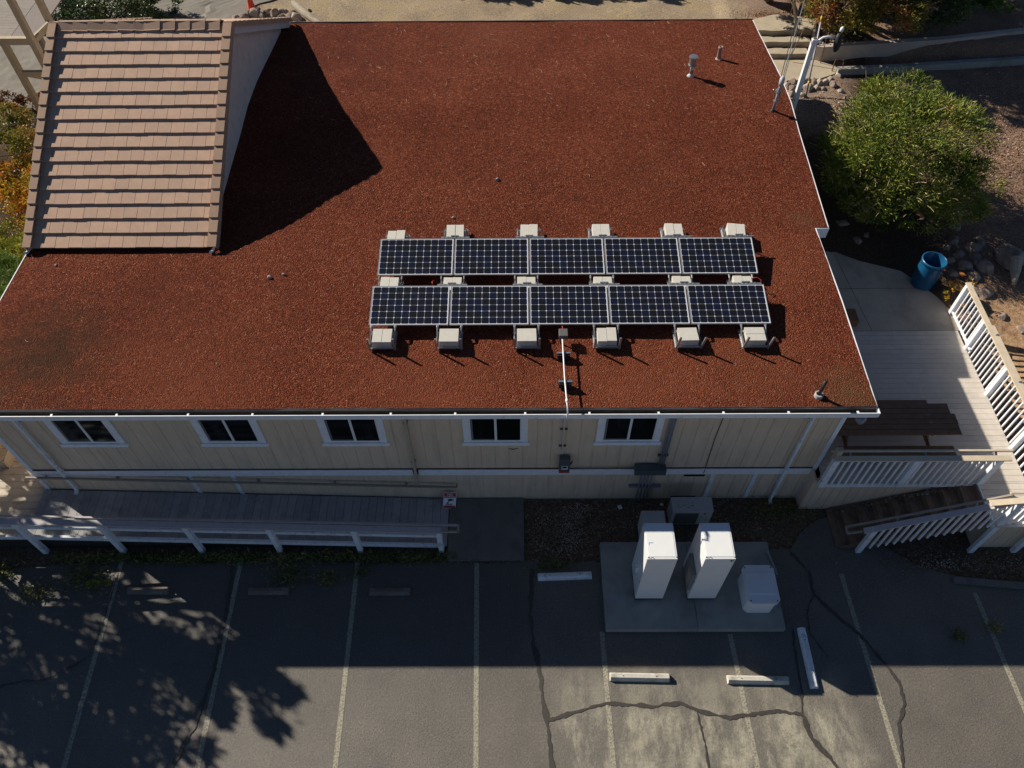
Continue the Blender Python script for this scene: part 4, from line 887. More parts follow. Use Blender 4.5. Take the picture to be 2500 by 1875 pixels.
MB().lathe([(0,1.376),(.275,1.378),(.29,1.40),(.295,1.5),(.31,1.7),(.31,1.9),(.30,2.1),(.295,2.2),(.31,2.205),(.312,2.25),(.295,2.255),(.285,2.24),(.28,1.6),(.26,1.42),(0,1.42)],bx,by,32).build('shell',bl,bb,True)
MB().lathe([(.309,2.195),(.322,2.2),(.324,2.24),(.31,2.248)],bx,by,32).build('rim',bl,bb,True)
me=MB(); me.tube([(bx+.1,by-.3,2.12),(bx+.18,by-.27,2.12)],.012,6); me.build('hand_hole',blackm,bb)
bb.rotation_euler=(0,0,0)
wf=empty('wooden_block',(8.85,4.4,DZ),'brown timber block on the patio at the roof edge','block')
MB().bbox(8.6,8.95,4.2,4.62,1.375,1.6,.01).build('body',tabw,wf)
lm=empty('wall_lamp',(7.1,.05,3.0),'round glass wall lamp under the front right roof corner','lamp')
MB().lathe([(0,2.86),(.09,2.86),(.11,2.92),(.11,3.0),(.08,3.04),(0,3.04)],7.45,.25,18).build('globe',mat('cloudy_glass',(.25,.27,.3),.2,.05),lm,True); MB().bar((7.45,.25,3.06),(6.94,.25,3.1),.05,.05).build('arm',whited,lm)

# ---------------- equipment on the pad ----------------
def cabinet(x,label,first):
    r=empty('battery_cabinet',(x+.3,-2.2,.15),label,'cabinet','tall white equipment cabinets on the pad'); y0,y1=-2.60,-1.815; w_=.60; zt=2.255
    MB().box(x+.004,x+w_-.004,y0+.006,y1-.01,.15,.215).build('plinth',blackm,r)
    MB().bbox(x,x+w_,y0+.025,y1,.215,zt,.006).build('body',whitem,r)
    MB().bbox(x,x+w_,y0,y0+.022,.22,zt-.002,.004).build('door',whitem,r)
    MB().bbox(x+.028,x+w_-.028,y0+.05,y1-.02,zt,zt+.006,.003).build('top_cover',whitem,r)
    for xx,yy in ((x+.02,y0+.04),(x+w_-.02,y0+.04),(x+.02,y1-.04),(x+w_-.02,y1-.04)):
        MB().tube([(xx,yy,zt),(xx,yy,zt+.016)],.012,8).build('lifting_bolt',galv,r,True)
    MB().tube([(x+.05,y0+.03,zt+.006),(x+.06,y0+.015,zt+.04),(x+.1,y0+.02,zt+.035),(x+.11,y0+.04,zt+.006)],.007,6).build('lifting_ring',galv,r,True)
    MB().box(x-.008,x-.001,y0+.01,y0+.03,1.0,1.12).build('latch',galv,r)
    return r
c1=cabinet(2.737,'tall white steel cabinet on the pad, the left one, before the small white box',1)
MB().box(2.80,2.89,-2.26,-2.245,2.262,2.2635).build('blue_mark',mat('pale_blue_ink',(.2,.35,.5),.5,.05),c1); MB().box(2.80,2.812,-2.30,-2.26,2.262,2.2635).build('blue_mark',MATS['pale_blue_ink'],c1)
MB().bbox(2.68,2.735,-2.3,-2.2,.9,1.15,.006).build('side_bracket',whitem,c1)
c2=cabinet(3.882,'tall white cabinet on the pad with a side vent unit and black tick mark',0)
me=MB(); me.v=[(4.385,-2.6025,2.22),(4.40,-2.6025,2.22),(4.42,-2.6025,2.17),(4.455,-2.6025,2.235),(4.465,-2.6025,2.235),(4.425,-2.6025,2.12),(4.41,-2.6025,2.12)]; me.f=[(0,1,2,5,6),(2,3,4,5)]; me.build('tick_mark',blackm,c2)
me=MB(); me.bbox(3.80,3.881,-2.55,-2.05,.55,1.35,.01); me.build('side_unit',mat('grey_panel',(.20,.21,.215),.5,.06),c2); me=MB(); me.box(3.793,3.80,-2.50,-2.30,.72,1.2); me.build('side_grille',mat('tan_panel',(.38,.35,.28),.6,.05),c2)
me=MB(); me.v=[(3.93,-2.10,2.263),(3.99,-2.12,2.263),(4.03,-2.28,2.263),(3.95,-2.2,2.263)]; 
def heatpump(x,y,w_,d,z0,z1,label,fan):
    r=empty('outdoor_unit',(x+w_/2,y+d/2,z0),label,'outdoor unit'); m=mat('faded_outdoor_unit',(.42,.42,.42),.55,.05,4,stain=(5,.56,.68,(.25,.24,.22),.5))
    MB().bbox(x,x+w_,y,y+d,z0+.05,z1,.012).build('body',m,r); MB().box(x+.06,x+.14,y+.02,y+d-.02,z0-.03,z0+.05).build('foot',blackm,r); MB().box(x+w_-.14,x+w_-.06,y+.02,y+d-.02,z0-.03,z0+.05).build('foot',blackm,r)
    if fan:
        MB().box(x+.08,x+w_*.66,y-.012,y-.001,z0+.1,z1-.1).build('grille',mat('dark_grille',(.08,.085,.08),.6,.1),r); MB().box(x+w_*.78,x+w_*.84,y-.004,y-.001,z1-.16,z1-.1).build('badge',greym,r)
        MB().bbox(x-.003,x+w_+.003,y-.005,y+d+.003,z1-.02,z1+.006,.004).build('top_lid',m,r)
        for k in range(4): MB().box(x+.15+k*.09,x+.22+k*.09,y+.09+.05*(k%2),y+.1+.05*(k%2),z1+.0062,z1+.0075).build('scuff',greym,r)
    return r
heatpump(3.70,-.78,.92,.36,.08,.78,'grey white outdoor heat pump with a dark fan grille by the wall',True)
heatpump(2.98,-1.14,.52,.37,.04,.8,'small plain white box standing behind the left tall cabinet',False)
lb=empty('lidded_box',(5.36,-2.5,.15),'low rounded white plastic box with a ribbed lid at the right of the pad','box')
MB().prism([(5.05,-2.82),(5.13,-2.9),(5.61,-2.9),(5.69,-2.82),(5.69,-2.16),(5.61,-2.08),(5.13,-2.08),(5.05,-2.16)],.151,.68).build('body',whitem,lb)
me=MB(); me.prism([(5.03,-2.85),(5.105,-2.925),(5.635,-2.925),(5.71,-2.85),(5.71,-2.135),(5.635,-2.06),(5.105,-2.06),(5.03,-2.135)],.66,.735)
me.bbox(5.06,5.68,-2.72,-2.24,.73,.757,.012); me.build('lid',whitem,lb)
for xx,yy in ((5.09,-2.86),(5.65,-2.86),(5.09,-2.12),(5.65,-2.12)): MB().tube([(xx,yy,.73),(xx,yy,.747)],.014,8).build('screw',blackm,lb)
o=MB().bar((5.84,-1.5,.19),(5.95,-2.05,.19),.05,.05).build('kerb_strip',conc); 
o.name='steel_angle'; tag(centre(o),'grey steel angle lying at the far right corner of the pad','steel bar')

# ---------------- wheel stops ----------------
def stop(cx,cy,L_,rot,m,label):
    me=MB(); n=L_/2; prof=[(-.085,0),(-.075,.07),(-.035,.115),(.035,.115),(.075,.07),(.085,0)]
    P=[(-n+ (0 if z<.05 else .015),y,z) for y,z in prof]+[(n-(0 if z<.05 else .015),y,z) for y,z in prof]; me.v=P; me.f=[(0,1,2,3,4,5),(11,10,9,8,7,6)]+[(i,i+6,(i+1)%6+6,(i+1)%6) for i in range(6)]
    o=me.build('wheel_stop',m); o.location=(cx,cy,.001); o.rotation_euler=(0,0,rot); tag(o,label,'wheel stop','concrete wheel stops in the parking bays')
    for s in (-1,1): q=MB().tube([(s*n*.55,0,.1),(s*n*.55,0,.118)],.014,8).build('spike',rust); q.parent=o
    return o
stop(-8.05,-2.31,.92,0,stopd,'brown wheel stop in the leftmost bay by the yellow weed'); stop(-5.36,-2.33,.9,0,stopd,'brown wheel stop in the second bay from the left')
stop(-2.66,-2.35,.92,0,stopd,'brown wheel stop in the third bay from the left, before the ramp end')
stop(1.24,-2.0,1.22,.035,whited,'grey white wheel stop between the ramp slab and the equipment pad')
stop(2.70,-4.22,1.24,-.02,stopm,'white wheel stop fully in sunlight in front of the pad'); stop(5.14,-4.28,1.27,-.02,stopm,'white wheel stop half in cabinet shadow in front of the pad'); stop(6.27,-3.82,1.26,R(-90),whited,'wheel stop turned lengthwise beside the right of the pad')

# ---------------- back yard: wall, kerb, rails, pole ----------------
me=MB(); pts=[(10.32,15.21),(12.6,15.26),(14.51,15.47),(17.48,16.05),(21,16.9)]
hh=[.52,.6,.58,.54,.5]
for i in range(4):
    (xa,ya_),(xb,yb_)=pts[i],pts[i+1]; za,zb=2.18+hh[i]+.02*i,2.18+hh[i+1]+.02*(i+1)
    me.hexa([(xa,ya_,1.9),(xb,yb_,1.9),(xb,yb_+.2,1.9),(xa,ya_+.2,1.9),(xa,ya_,za),(xb,yb_,zb),(xb,yb_+.2,zb),(xa,ya_+.2,za)])
me.hexa([(10.12,15.35,1.9),(10.32,15.21,1.9),(10.4,15.4,1.9),(10.3,16.6,1.9),(10.12,15.35,2.66),(10.32,15.21,2.7),(10.4,15.4,2.7),(10.3,16.6,2.75)])
rw=me.build('retaining_wall',mat('stucco_wall',(.50,.42,.36),.9,.08,3,bump=.2,bscale=30,stain=(1.4,.5,.66,(.3,.27,.24),.6))); tag(centre(rw),'stained stucco retaining wall along the back slope','wall')
kerb([(10.72,14.5),(12.6,14.62),(14.2,14.78),(17.0,15.05),(21,15.5)],.17,1.95,2.38,'low_kerb',conc,'long low concrete kerb below the retaining wall','kerb')
kerb([(9.9,-2.12),(11.5,-2.27),(14,-2.42),(18,-2.5)],.14,-.03,.07,'bed_kerb',MATS['dark_slab_concrete'],'low concrete kerb at the edge of the planting bed','kerb')
hr_=empty('step_handrail',(10.7,14.7,2.2),'rusty bent handrail at the left end of the low kerb','handrail')
MB().tube([(10.61,14.62,2.2),(10.6,14.6,2.62),(10.84,14.55,2.62),(10.9,14.5,2.3)],.018,6).build('pipe',rust,hr_)
for a,b,l in (((9.33,15.24,2.3),(9.62,15.5,3.2),'thin rusty leaning stake beside the lowest step'),((9.58,17.1,2.65),(9.78,17.4,3.5),'thin rusty leaning stake behind the top slab'),((10.35,15.1,2.2),(10.32,15.2,3.0),'thin rusty stake against the end of the retaining wall')):
    o=MB().tube([a,b],.014,6).build('metal_stake',rust); tag(centre(o),l,'stake')
lp=empty('leaning_post',(9.79,16.4,2.5),'weathered grey leaning timber post behind the path steps','post')
MB().tube([(9.79,16.4,2.4),(9.6,16.5,3.0),(9.44,16.6,3.45),(9.3,16.7,4.3)],[.06,.055,.05,.04],10).build('shaft',woodg,lp,True)
# white light pole
PXP,PYP=8.05,10.5
lpo=empty('lamp_post',(PXP,PYP,1.9),'white square lamp post with a curved arm beside the right roof edge','lamp post')
MB().bbox(PXP-.065,PXP+.065,PYP-.065,PYP+.065,1.7,5.64,.01).build('pole',mat('chipped_white_paint',(.78,.79,.82),.5,.04,5,stain=(8,.64,.7,(.2,.18,.16),.7)),lpo)
MB().box(PXP-.03,PXP+.05,PYP-.03,PYP+.03,5.64,5.66).build('pole_cap',rust,lpo)
MB().tube([(8.10,10.5,5.48),(8.16,10.5,5.58),(8.26,10.5,5.67),(8.38,10.5,5.69),(8.58,10.5,5.66)],.032,12).build('arm',whitem,lpo,True)
hd=MB().tube([(8.66,10.50,5.78),(8.66,10.48,5.70),(8.66,10.44,5.58),(8.64,10.38,5.42),(8.62,10.34,5.36)],[.05,.085,.10,.085,.03],14).build('lamp_head',blackm,lpo,True)
MB().bbox(8.56,8.62,10.46,10.54,5.62,5.70,.008).build('bracket',blackm,hd)
MB().tube([(8.69,10.54,5.80),(8.72,10.58,5.88),(8.73,10.60,5.91)],[.045,.05,.02],12).build('photocell',whitem,hd,True)

# rocks
rnd=random.Random(21)
for i,(x,y,s) in enumerate([(9.19,14.02,.17),(9.48,14.14,.15),(9.66,14.12,.17),(9.87,14.02,.19),(10.03,13.97,.17),(10.23,13.95,.18),(10.45,13.85,.15),(10.76,14.36,.15),(9.89,13.7,.14),(9.12,13.62,.2),(9.62,13.68,.22),(10.63,13.5,.13),(10.73,13.1,.13),(10.47,14.2,.13),(8.95,13.8,.18),(9.3,13.75,.14),(9.35,13.3,.14),(9.0,13.35,.15),(10.1,13.65,.12)]):
    z=ground_z(x,y) if y<14 else 2.17
    rock('rock',x,y,z-.02,s*rnd.uniform(.9,1.2),s*rnd.uniform(.7,.95),s*rnd.uniform(.65,.9),rockl if i%3 else rockm,'rough stone %s by the foot of the white lamp post'%['with a flat pale face','with a dark cracked side','half buried in soil','of tan colour','nearest the path'][i%5],'stones by the lamp post',i)
rl=['broad grey boulder','rounded brown boulder','flat topped boulder','dark jagged boulder']
for i,(x,y,s) in enumerate([(12.84,8.41,.26),(12.66,7.85,.24),(12.5,7.35,.2),(12.95,7.1,.26),(12.49,6.4,.24),(12.61,6.0,.25),(13.0,6.35,.28),(12.4,5.5,.22),(12.72,5.4,.24),(12.49,6.85,.17),(12.16,6.6,.16),(13.2,7.3,.2),(12.92,6.75,.18),(12.25,7.1,.15),(12.2,4.7,.2),(12.5,4.2,.17),(12.15,5.15,.15),(12.8,3.6,.16),(12.9,4.6,.14),(12.75,8.95,.22),(12.3,3.3,.12),(13.3,4.2,.17),(12.1,6.15,.16)]):
    rock('rock',x,y,ground_z(x,y)-.03,s*rnd.uniform(.95,1.25),s*rnd.uniform(.75,1),s*rnd.uniform(.6,.85),rockm,'%s in the stone row right of the blue barrel'%rl[i%4],'stone row behind the deck railing',i+40)
for i,(x,y,s) in enumerate([(8.2,7.75,.2),(8.3,7.25,.22),(8.93,7.83,.24),(9.5,8.0,.18),(8.8,8.5,.2),(8.1,8.4,.18),(9.8,7.4,.16),(10.1,7.6,.14)]):
    rock('rock',x,y,ground_z(x,y)-.05,s*1.3,s*.9,s*.5,rockm,'shaded flat stone under the round green bush by the building','stones under the round bush',i+80)
for i,(x,y,s) in enumerate([(-9.75,18.02,.16),(-9.62,17.9,.14),(-9.48,18.08,.22),(-9.32,18.3,.17),(-9.15,18.3,.24),(-8.88,18.2,.16),(-8.66,18.38,.22),(-8.42,18.3,.21),(-8.2,18.46,.17),(-8.14,18.07,.16),(-8.04,18.42,.14),(-7.88,18.14,.17),(-7.6,17.98,.22),(-7.77,18.37,.14),(-7.25,18.5,.13),(-9.15,17.85,.08),(-8.95,17.85,.07),(-8.3,17.82,.07),(-7.95,17.85,.07)]):
    rock('rock',x,y,2.27,s*rnd.uniform(1,1.25),s*rnd.uniform(.75,1),s*rnd.uniform(.8,1.1),rockm if i%4 else rockl,'rounded stone in the heap behind the tiled gable ridge by the cone','stone heap behind the gable',i+120)
lg=empty('fallen_log',(-7.2,18.1,2.3),'pale split log leaning on the stone heap behind the roof','log')
MB().tube([(-7.82,18.72,2.50),(-7.6,18.5,2.46),(-7.2,18.05,2.40),(-6.8,17.65,2.36),(-6.45,17.35,2.33)],[.10,.135,.13,.10,.05],10).build('timber',woodg,lg)
tc_=empty('traffic_cone',(-9.28,18.62,2.3),'orange traffic cone standing behind the stone heap','traffic cone')
MB().lathe([(.17,2.33),(.155,2.34),(.035,3.0),(.03,3.02),(0,3.02)],-9.28,18.55,20).build('cone',mat('orange_plastic',(.75,.07,.02),.45,.04),tc_,True); MB().bbox(-9.5,-9.06,18.33,18.77,2.29,2.33,.008).build('base',blackm,tc_); MB().lathe([(.122,2.50),(.098,2.64)],-9.28,18.55,20).build('band',whitem,tc_,True)
sp_=empty('split_stump',(13.6,6.0,1.4),'dark weathered stump slab leaning among the rocks right of the barrel','stump')
MB().tube([(13.7,6.3,1.75),(13.62,6.0,1.6),(13.5,5.6,1.45)],[.16,.14,.05],8).build('wood',woodg,sp_); rock('rock',13.75,6.6,1.45,.55,.4,.3,rockm,'largest dark flat boulder at the right edge beyond the stone row',None,222)

# ---------------- timber tower (left) ----------------
tw=empty('timber_tower',(-15.7,15.2,1.9),'tan timber tower with a slatted platform behind the left of the building','tower')
ax,ay=-13.85,12.5; bx2=-14.71; UZ=4.66
def post(x,y,z1,w_=.17): MB().bbox(x-w_/2,x+w_/2,y-w_/2,y+w_/2,1.6,z1,.01).build('post',towerw,tw)
post(ax,ay,7.0); post(bx2,ay,UZ-.13); post(ax+.17,ay+1.0,7.0); post(bx2+.1,ay+1.6,UZ-.13,.15)
MB().box(-17.0,ax-.09,ay-.07,ay+.07,UZ-.14,UZ+.06).build('beam',towerw,tw); MB().box(bx2+.09,ax-.09,ay-.06,ay+.06,3.5,3.66).build('beam',towerw,tw)
MB().bar((ax+.05,ay+.09,UZ-.04),(ax+.2,ay+.92,UZ-.04),.07,.2).build('beam',towerw,tw); MB().bar((ax+.1,ay+.1,3.58),(ax+.17,ay+.9,3.58),.1,.14).build('beam',towerw,tw); MB().box(bx2+.18,ax+.08,ay+1.0,ay+1.1,3.5,3.64).build('beam',towerw,tw)
MB().bar((bx2+.1,ay+.08,3.5),(ax+.1,ay+.95,2.6),.08,.1).build('brace',towerw,tw)
me=MB(); y=ay+.08
while y<ay+3.2: me.box(-17.0,ax-.62,y,y+.082,UZ+.0,UZ+.04); y+=.09
me.build('platform',towerf,tw)
me=MB(); me.box(ax-.6,ax+.12,ay+.08,ay+3.2,UZ+.0,UZ+.045); me.build('platform',mat('grey_brown_platform',(.19,.155,.14),.8,.06),tw)

# ---------------- foliage ----------------
def foliage(name,parent_label,cat,trunk,clumps,nleaf,ll,lw,m,seed,group=None,trunkr=.09,limbs=True,flower=None,twigs=0,flat=.0,kindname='crown'):
    rnd=random.Random(seed); r=empty(name,trunk,parent_label,cat,group); V=[];F=[]
    tot=sum(c[3]*c[4]*c[5] for c in clumps)**1; 
    wts=[(c[3]*c[4]*c[5])**(2/3) for c in clumps]; sw=sum(wts)
    for c,wt in zip(clumps,wts):
        n=int(nleaf*wt/sw); cx,cy,cz,rx,ry,rz=c[:6]
        subs=[]
        for k in range(max(6,int(n/120))):
            d=Vector((rnd.gauss(0,1),rnd.gauss(0,1),rnd.gauss(0,1)+.25)).normalized(); rad=rnd.uniform(.55,1.0)**.6
            subs.append((d,rad,rnd.uniform(.06,.20)))
        for k in range(n):
            d,rad,sp=rnd.choice(subs); q=d*rad+Vector((rnd.gauss(0,sp),rnd.gauss(0,sp),rnd.gauss(0,sp*.8)))
            if q.length>1.12: q*=1.12/q.length*rnd.uniform(.85,1.)
            p=Vector((cx+q.x*rx,cy+q.y*ry,cz+q.z*rz))
            if p.z<trunk[2]+.05: continue
            ax_=(Vector((q.x,q.y,q.z*.6+.35)).normalized()*.8+Vector((rnd.gauss(0,.7),rnd.gauss(0,.7),rnd.gauss(0,.55)))).normalized()
            sd=ax_.cross(Vector((rnd.gauss(0,1),rnd.gauss(0,1),rnd.gauss(0,1)))).normalized(); L_=ll*rnd.uniform(.6,1.3); W_=lw*rnd.uniform(.7,1.3)
            nrm=ax_.cross(sd); o=len(V)
            V+=[p[:],(p+ax_*L_*.5+sd*W_/2+nrm*L_*.06)[:],(p+ax_*L_)[:],(p+ax_*L_*.5-sd*W_/2+nrm*L_*.06)[:]]; F.append((o,o+1,o+2,o+3))
    T=Vector(trunk); me=bpy.data.meshes.new(kindname); me.from_pydata([(a-T.x,b-T.y,c-T.z) for a,b,c in V],[],F); me.materials.append(m); o=bpy.data.objects.new(kindname,me); C.objects.link(o); o.parent=r
    tb=MB()
    for c in clumps:
        e=Vector(c[:3]); s=T+Vector((0,0,.0)); mid=s.lerp(e,.45)+Vector((rnd.uniform(-.1,.1),rnd.uniform(-.1,.1),.15)); tb.tube([s-Vector((0,0,.1)),mid,e],[trunkr,trunkr*.7,trunkr*.25],8)
        for k in range(6 if limbs else 2):
            d=Vector((rnd.gauss(0,1),rnd.gauss(0,1),rnd.uniform(0,1))).normalized(); q=e+Vector((d.x*c[3],d.y*c[4],d.z*c[5]))*.9; a=mid.lerp(e,rnd.uniform(.2,.9)); tb.tube([a,a.lerp(q,.5)+Vector((0,0,.06)),q],[trunkr*.35,trunkr*.22,trunkr*.06],5)
    tb.build('trunk',bark,r,True)
    if twigs:
        t=MB()
        for k in range(twigs):
            c=rnd.choice(clumps); d=Vector((rnd.gauss(0,1),rnd.gauss(0,1),rnd.uniform(-.1,1))).normalized(); q=Vector(c[:3])+Vector((d.x*c[3],d.y*c[4],d.z*c[5]))*rnd.uniform(.9,1.02); e=q+(d+Vector((rnd.gauss(0,.5),rnd.gauss(0,.5),rnd.gauss(0,.4)))).normalized()*rnd.uniform(.12,.4)
            t.tube([q,q.lerp(e,.5)+Vector((0,0,.02)),e],.006,4)
        t.build('twigs',mat('pale_bare_twigs',(.45,.33,.24),.8,.2,6),r)['kind']='stuff'
    if flower:
        t=MB()
        for (x,y,z) in flower:
            for k in range(9):
                d=Vector((rnd.gauss(0,1),rnd.gauss(0,1),rnd.gauss(0,.6)+.6)).normalized()*.07; p=Vector((x,y,z)); t.tube([p,p+d],.009,4)
        t.build('flowers',mat('red_flower',(.65,.06,.06),.6,.1),r)
    return r
gbush=leafmat('bush_leaves',[(.018,.045,.005),(.06,.115,.011),(.17,.22,.022),(.38,.38,.07),(.58,.44,.18)],trans=.14)
dgreen=leafmat('dark_green_leaves',[(.012,.03,.012),(.03,.07,.024),(.07,.13,.04),(.22,.24,.07)])
autumn=leafmat('autumn_leaves',[(.09,.13,.015),(.34,.28,.025),(.65,.36,.04),(.75,.25,.05),(.75,.15,.06)])
yellowg=leafmat('yellow_green_leaves',[(.05,.09,.015),(.2,.24,.03),(.45,.4,.06),(.55,.4,.09)])
olivered=leafmat('olive_red_leaves',[(.035,.06,.010),(.13,.15,.02),(.26,.24,.04),(.42,.22,.06),(.5,.08,.06)])
feath=leafmat('feathery_green_leaves',[(.03,.07,.015),(.09,.17,.03),(.19,.28,.05),(.3,.36,.09)])
foliage('round_bush','large rounded green bush with long narrow leaves and a few red flowers beyond the patio','bush',(11.0,9.2,1.7),
  [(10.65,9.1,3.3,1.75,1.7,1.35),(9.6,8.9,3.0,1.0,1.2,.85),(11.95,9.2,3.2,1.25,1.4,1.15),(10.9,7.7,2.75,1.5,1.0,.95),(10.9,10.4,3.45,1.3,1.0,1.05),(12.3,8.0,2.75,1.0,1.0,.9),(10.0,8.0,2.5,.8,.8,.6)],42000,.15,.026,gbush,31,trunkr=.07,twigs=300,
  flower=[(11.75,9.3,4.35),(11.87,9.32,4.33),(11.65,9.26,4.36),(12.6,8.9,3.95),(12.55,8.7,3.9)])
foliage('autumn_tree','olive and red leaved tree overhanging the left end of the retaining wall','tree',(11.6,17.0,2.7),[(10.6,15.4,3.9,1.15,.85,.75),(12.0,15.1,3.9,1.15,.8,.75),(9.3,16.9,4.0,.9,.7,.6),(11.6,16.6,4.5,1.5,1.2,.9),(8.6,17.8,3.9,.8,.7,.5)],26000,.11,.045,olivered,32,trunkr=.1)
foliage('dark_tree','dark green leafy tree behind the middle of the retaining wall','tree',(14.0,17.8,2.8),[(13.5,16.0,4.0,1.5,1.1,.95),(13.0,17.3,4.6,1.5,1.2,1.0),(14.6,16.9,4.2,1.2,1,.9)],17000,.12,.05,dgreen,33,trunkr=.12)
foliage('corner_shrub','green shrub in the far right corner behind the retaining wall','shrub',(16.6,17.4,2.85),[(17.0,17.3,3.3,.9,.8,.5),(16.2,17.8,3.3,.8,.6,.5)],4500,.11,.05,feath,34,trunkr=.05)
foliage('shade_tree','tall broad tree rising behind the retaining wall beyond the frame','tree',(9.2,18.6,2.7),[(8.3,17.0,7.0,1.2,.8,.7),(9.6,17.9,8.0,1.6,1.1,.9),(11.2,18.6,7.8,2.1,1.5,1.2),(12.4,20.2,6.0,2.0,1.6,1.2),(9.2,19.5,7.3,2.2,1.6,1.2),(11.0,19.6,8.6,2.2,1.7,1.2),(13.0,18.2,6.8,2,1.5,1.1)],36000,.17,.10,dgreen,35,trunkr=.18)
foliage('oak_tree','broad oak tree standing left of the parking bays','tree',(-16.8,1.0,.1),[(-15.6,.2,5.0,1.7,1.7,1.2),(-13.9,-.6,4.7,1.5,1.3,.8),(-14.2,1.7,5.4,1.4,1.2,.9),(-16.8,-1.6,5.0,1.6,1.5,1.1),(-15.0,-2.0,4.3,1.2,1.1,.7),(-17.6,1.2,5.8,1.6,1.5,1.1),(-12.9,.4,5.5,.8,.8,.45),(-16.2,3,4.8,1.5,1.2,.8),(-17.8,-2.2,5.2,1.3,1.2,.9)],27000,.17,.075,dgreen,36,trunkr=.2)
foliage('green_shrub','glossy dark green shrub behind the left part of the gable','shrub',(-14.5,18.2,2.2),[(-15.2,17.0,3.0,1.3,1.0,.75),(-13.4,17.6,3.05,1.2,1.0,.8),(-14.2,18.6,3.1,1.4,.9,.8),(-16.3,18.2,2.9,1.0,.9,.65),(-12.5,18.2,2.8,.8,.8,.6)],22000,.12,.045,leafmat('glossy_leaves',[(.012,.035,.018),(.03,.07,.03),(.08,.14,.05),(.3,.32,.1)],spec=.6,rough=.35),37,trunkr=.05)
foliage('autumn_shrub','bright orange and yellow autumn shrub beside the middle of the left roof edge','shrub',(-13.4,8.0,1.2),[(-13.1,8.6,2.2,.95,1.0,.7),(-12.7,7.4,2.0,.7,.8,.6),(-13.9,9.3,2.2,.8,.8,.6),(-14.2,8.0,2.0,.9,1.0,.7)],15000,.09,.045,autumn,41,trunkr=.04)
foliage('yellow_shrub','yellow green shrub beside the left roof edge before the orange one','shrub',(-13.3,6.1,1.0),[(-12.8,6.3,1.9,.8,.9,.7),(-13.6,7.0,1.8,.8,.8,.65),(-13.9,5.9,1.7,.8,.9,.6)],11000,.09,.04,yellowg,42,trunkr=.04)
foliage('feathery_shrub','feathery green shrub at the near end of the left roof edge','shrub',(-13.1,4.3,.8),[(-12.6,4.6,1.9,.8,.9,.9),(-13.3,5.3,1.9,.8,.8,.8),(-12.5,3.4,1.6,.7,.8,.8),(-13.7,4.2,1.6,.8,.9,.7)],18000,.12,.024,feath,43,trunkr=.04,twigs=60)
foliage('mixed_shrub','green and rust coloured shrub between the tower and the orange shrub','shrub',(-14.8,10.5,1.5),[(-14.6,10.1,2.5,.9,.9,.7),(-15.4,11.3,2.5,1.0,.8,.6),(-14.2,9.3,2.2,.7,.7,.6)],11000,.10,.045,olivered,44,trunkr=.04)
foliage('red_shrub','small reddish brown shrub at the foot of the timber tower','shrub',(-15.2,13.0,1.9),[(-15.0,12.6,2.3,.6,.5,.4),(-15.9,12.8,2.3,.5,.45,.35)],3200,.09,.04,leafmat('rust_leaves',[(.07,.03,.015),(.16,.06,.025),(.3,.16,.07)]),45,trunkr=.03)
foliage('shadow_hedge','unseen hedge added to shade the far gravel yard','hedge',(-.5,21.2,2.4),[(-3.9+i*.98,21.2,3.5+.1*math.sin(i*1.9),.62,.45,1.15) for i in range(8)],16000,.16,.11,dgreen,61,trunkr=.05,limbs=False)  # off-frame shape added only to cast the shadow band across the yard
foliage('leafy_weed','yellow and red leaved plant between the barrel and the deck railing','plant',(11.75,5.0,1.33),[(11.75,5.0,1.62,.28,.38,.22),(11.95,5.35,1.75,.25,.25,.2),(11.5,5.25,1.75,.12,.2,.15)],420,.085,.04,autumn,46,trunkr=.012)
# white edging along the left walkways
for a,b,l in (((-17.5,11.9,1.85),(-13.6,13.0,1.98),'upper pale edging strip crossing the ground left of the gable'),((-17,9.6,1.6),(-13.0,10.9,1.75),'lower pale edging strip crossing the ground left of the gable')):
    o=MB().bar(a,b,.1,.14).build('edging_strip',block); tag(centre(o),l,'edging')
rock('rock',-12.35,5.75,1.15,.3,.25,.2,rockl,'single pale stone beside the yellow shrub at the left roof edge',None,301)
# weeds along the ramp foot and asphalt edge
def weeds(name,label,spots,m,n,ll,lw,seed,h=.16):
    rnd=random.Random(seed); V=[];F=[]
    for (x0,y0,rx,ry,w_) in spots:
        for k in range(int(n*w_)):
            x=x0+rnd.gauss(0,rx*.5); y=y0+rnd.gauss(0,ry*.5); z=max(0,ground_z(x,y) if y>-1.5 else 0)+abs(rnd.gauss(0,h*.6)); p=Vector((x,y,z))
            a=Vector((rnd.gauss(0,1),rnd.gauss(0,1),rnd.uniform(-.1,.8))).normalized(); s_=a.cross(Vector((rnd.gauss(0,1),rnd.gauss(0,1),rnd.gauss(0,1)))).normalized()*lw*rnd.uniform(.5,1.2)/2; L_=ll*rnd.uniform(.5,1.3); o=len(V)
            V+=[p[:],(p+a*L_*.5+s_)[:],(p+a*L_)[:],(p+a*L_*.5-s_)[:]]; F.append((o,o+1,o+2,o+3))
    me=bpy.data.meshes.new(name); me.from_pydata(V,[],F); me.materials.append(m); o=bpy.data.objects.new(name,me); C.objects.link(o); tag(o,label,'weeds' if 'weed' in name else 'leaves',None,'stuff'); return o
weedm=leafmat('weed_leaves',[(.035,.06,.012),(.11,.14,.03),(.26,.24,.08),(.42,.35,.15)])
litm=leafmat('leaf_litter',[(.08,.05,.03),(.22,.15,.09),(.40,.32,.22),(.70,.66,.58)],trans=.05)
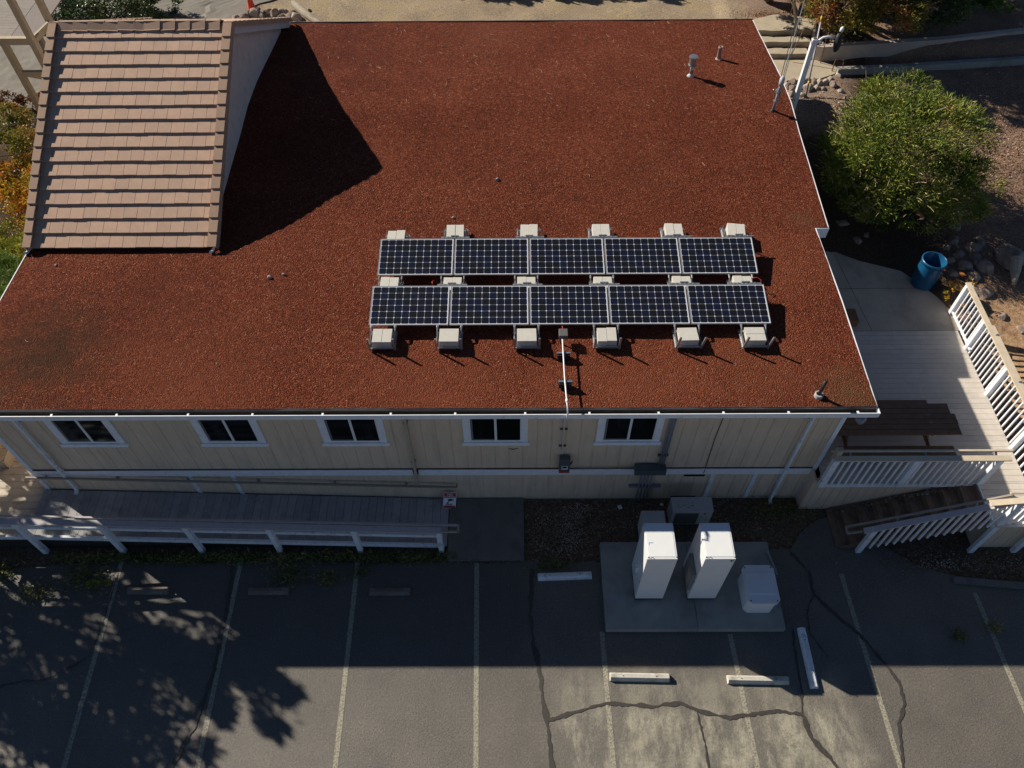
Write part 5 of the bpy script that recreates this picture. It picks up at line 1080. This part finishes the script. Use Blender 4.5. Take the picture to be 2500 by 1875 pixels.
weeds('weeds','low weeds growing along the foot of the ramp and asphalt edge',[(-10+i*.6,-1.55,.55,.14,1) for i in range(15)]+[(-9.6,-2.0,.5,.35,1.6),(-5.0,-1.95,.45,.3,1.6),(-4.1,-2.05,.3,.2,.8),(-3.4,-1.9,.3,.15,.5),(1.0,-1.75,.5,.12,.8),(9.6,-3.35,.15,.15,.4),(10.4,-3.2,.2,.12,.35),(-11.6,-1.9,.5,.3,1.2),(-10.6,-2.35,.5,.25,1),(6.3,-.35,.8,.3,2)],weedm,260,.10,.03,51,.1)
weeds('leaf_litter','dead leaves and pale chips lying on the dirt beside the building wall',[(1.2,-.8,.8,.7,4),(1.1,-1.2,.6,.35,2.5),(2.4,-.6,.8,.5,1.2),(5.4,-.5,1.0,.45,1.8),(9.6,-1.7,1.5,.25,2.0),(12,-1.8,1.6,.35,2.2),(-.4,-1.63,.9,.05,.8),(1.8,-.4,.5,.3,.8)],litm,300,.04,.03,52,.01)
weeds('stair_leaves','dead leaves caught along the wall side of the brown stairs',[(7.9+i*.3,-.42,.25,.08,.5) for i in range(8)],litm,60,.05,.035,53,.02)
o=bpy.data.objects['stair_leaves']
for v in o.data.vertices:
    v.co.z+=max(0,sz(min(max(v.co.x,7.5),10.4)))-.0
weeds('mulch_chips','wood chip mulch covering the ground around the round bush',[(14.6,10.5,2.2,2.2,14),(12.6,12.6,2.,1.2,6),(15.8,12.5,1.5,2,5),(10.2,12.6,.9,.9,2.5),(14.6,6.5,1.4,1.6,4)],leafmat('mulch_chips',[(.08,.05,.035),(.24,.15,.10),(.42,.29,.2),(.6,.47,.36)],trans=.0),300,.055,.032,54,.012)
weeds('step_leaves','rusty dead leaves lying behind each path step',[(9.4,15.78,.5,.07,1),(9.5,16.26,.5,.07,1),(9.0,17.6,1.1,.45,5),(9.9,14.0,.8,.2,.5)],leafmat('rusty_litter',[(.10,.045,.02),(.25,.12,.055),(.45,.28,.16)],trans=0),200,.05,.035,55,.02)
o=bpy.data.objects['step_leaves']
for v in o.data.vertices:
    if v.co.y>15.3: v.co.z=max(v.co.z,ground_z(v.co.x,v.co.y)+.02)
# tiny leaf and paper bits
for x,y,l,s,rz in ((2.62,-.27,'small square white paper scrap on the dirt by the wall',.1,.35),(3.62,-.2,'crumpled white paper scrap beside the heat pump',.07,1.)):
    o=MB().box(-s/2,s/2,-s/2,s/2,0,.006).build('paper_scrap',whitem); o.location=(x,y,.02); o.rotation_euler=(.1,.05,rz); tag(o,l,'paper')
foliage('yellow_weed','sunlit yellow leaved weed at the end of the leftmost stall line','plant',(-9.05,-2.15,0),[(-9.05,-2.15,.22,.16,.12,.12),(-9.3,-2.2,.15,.12,.1,.08)],260,.06,.035,yellowg,56,trunkr=.008)
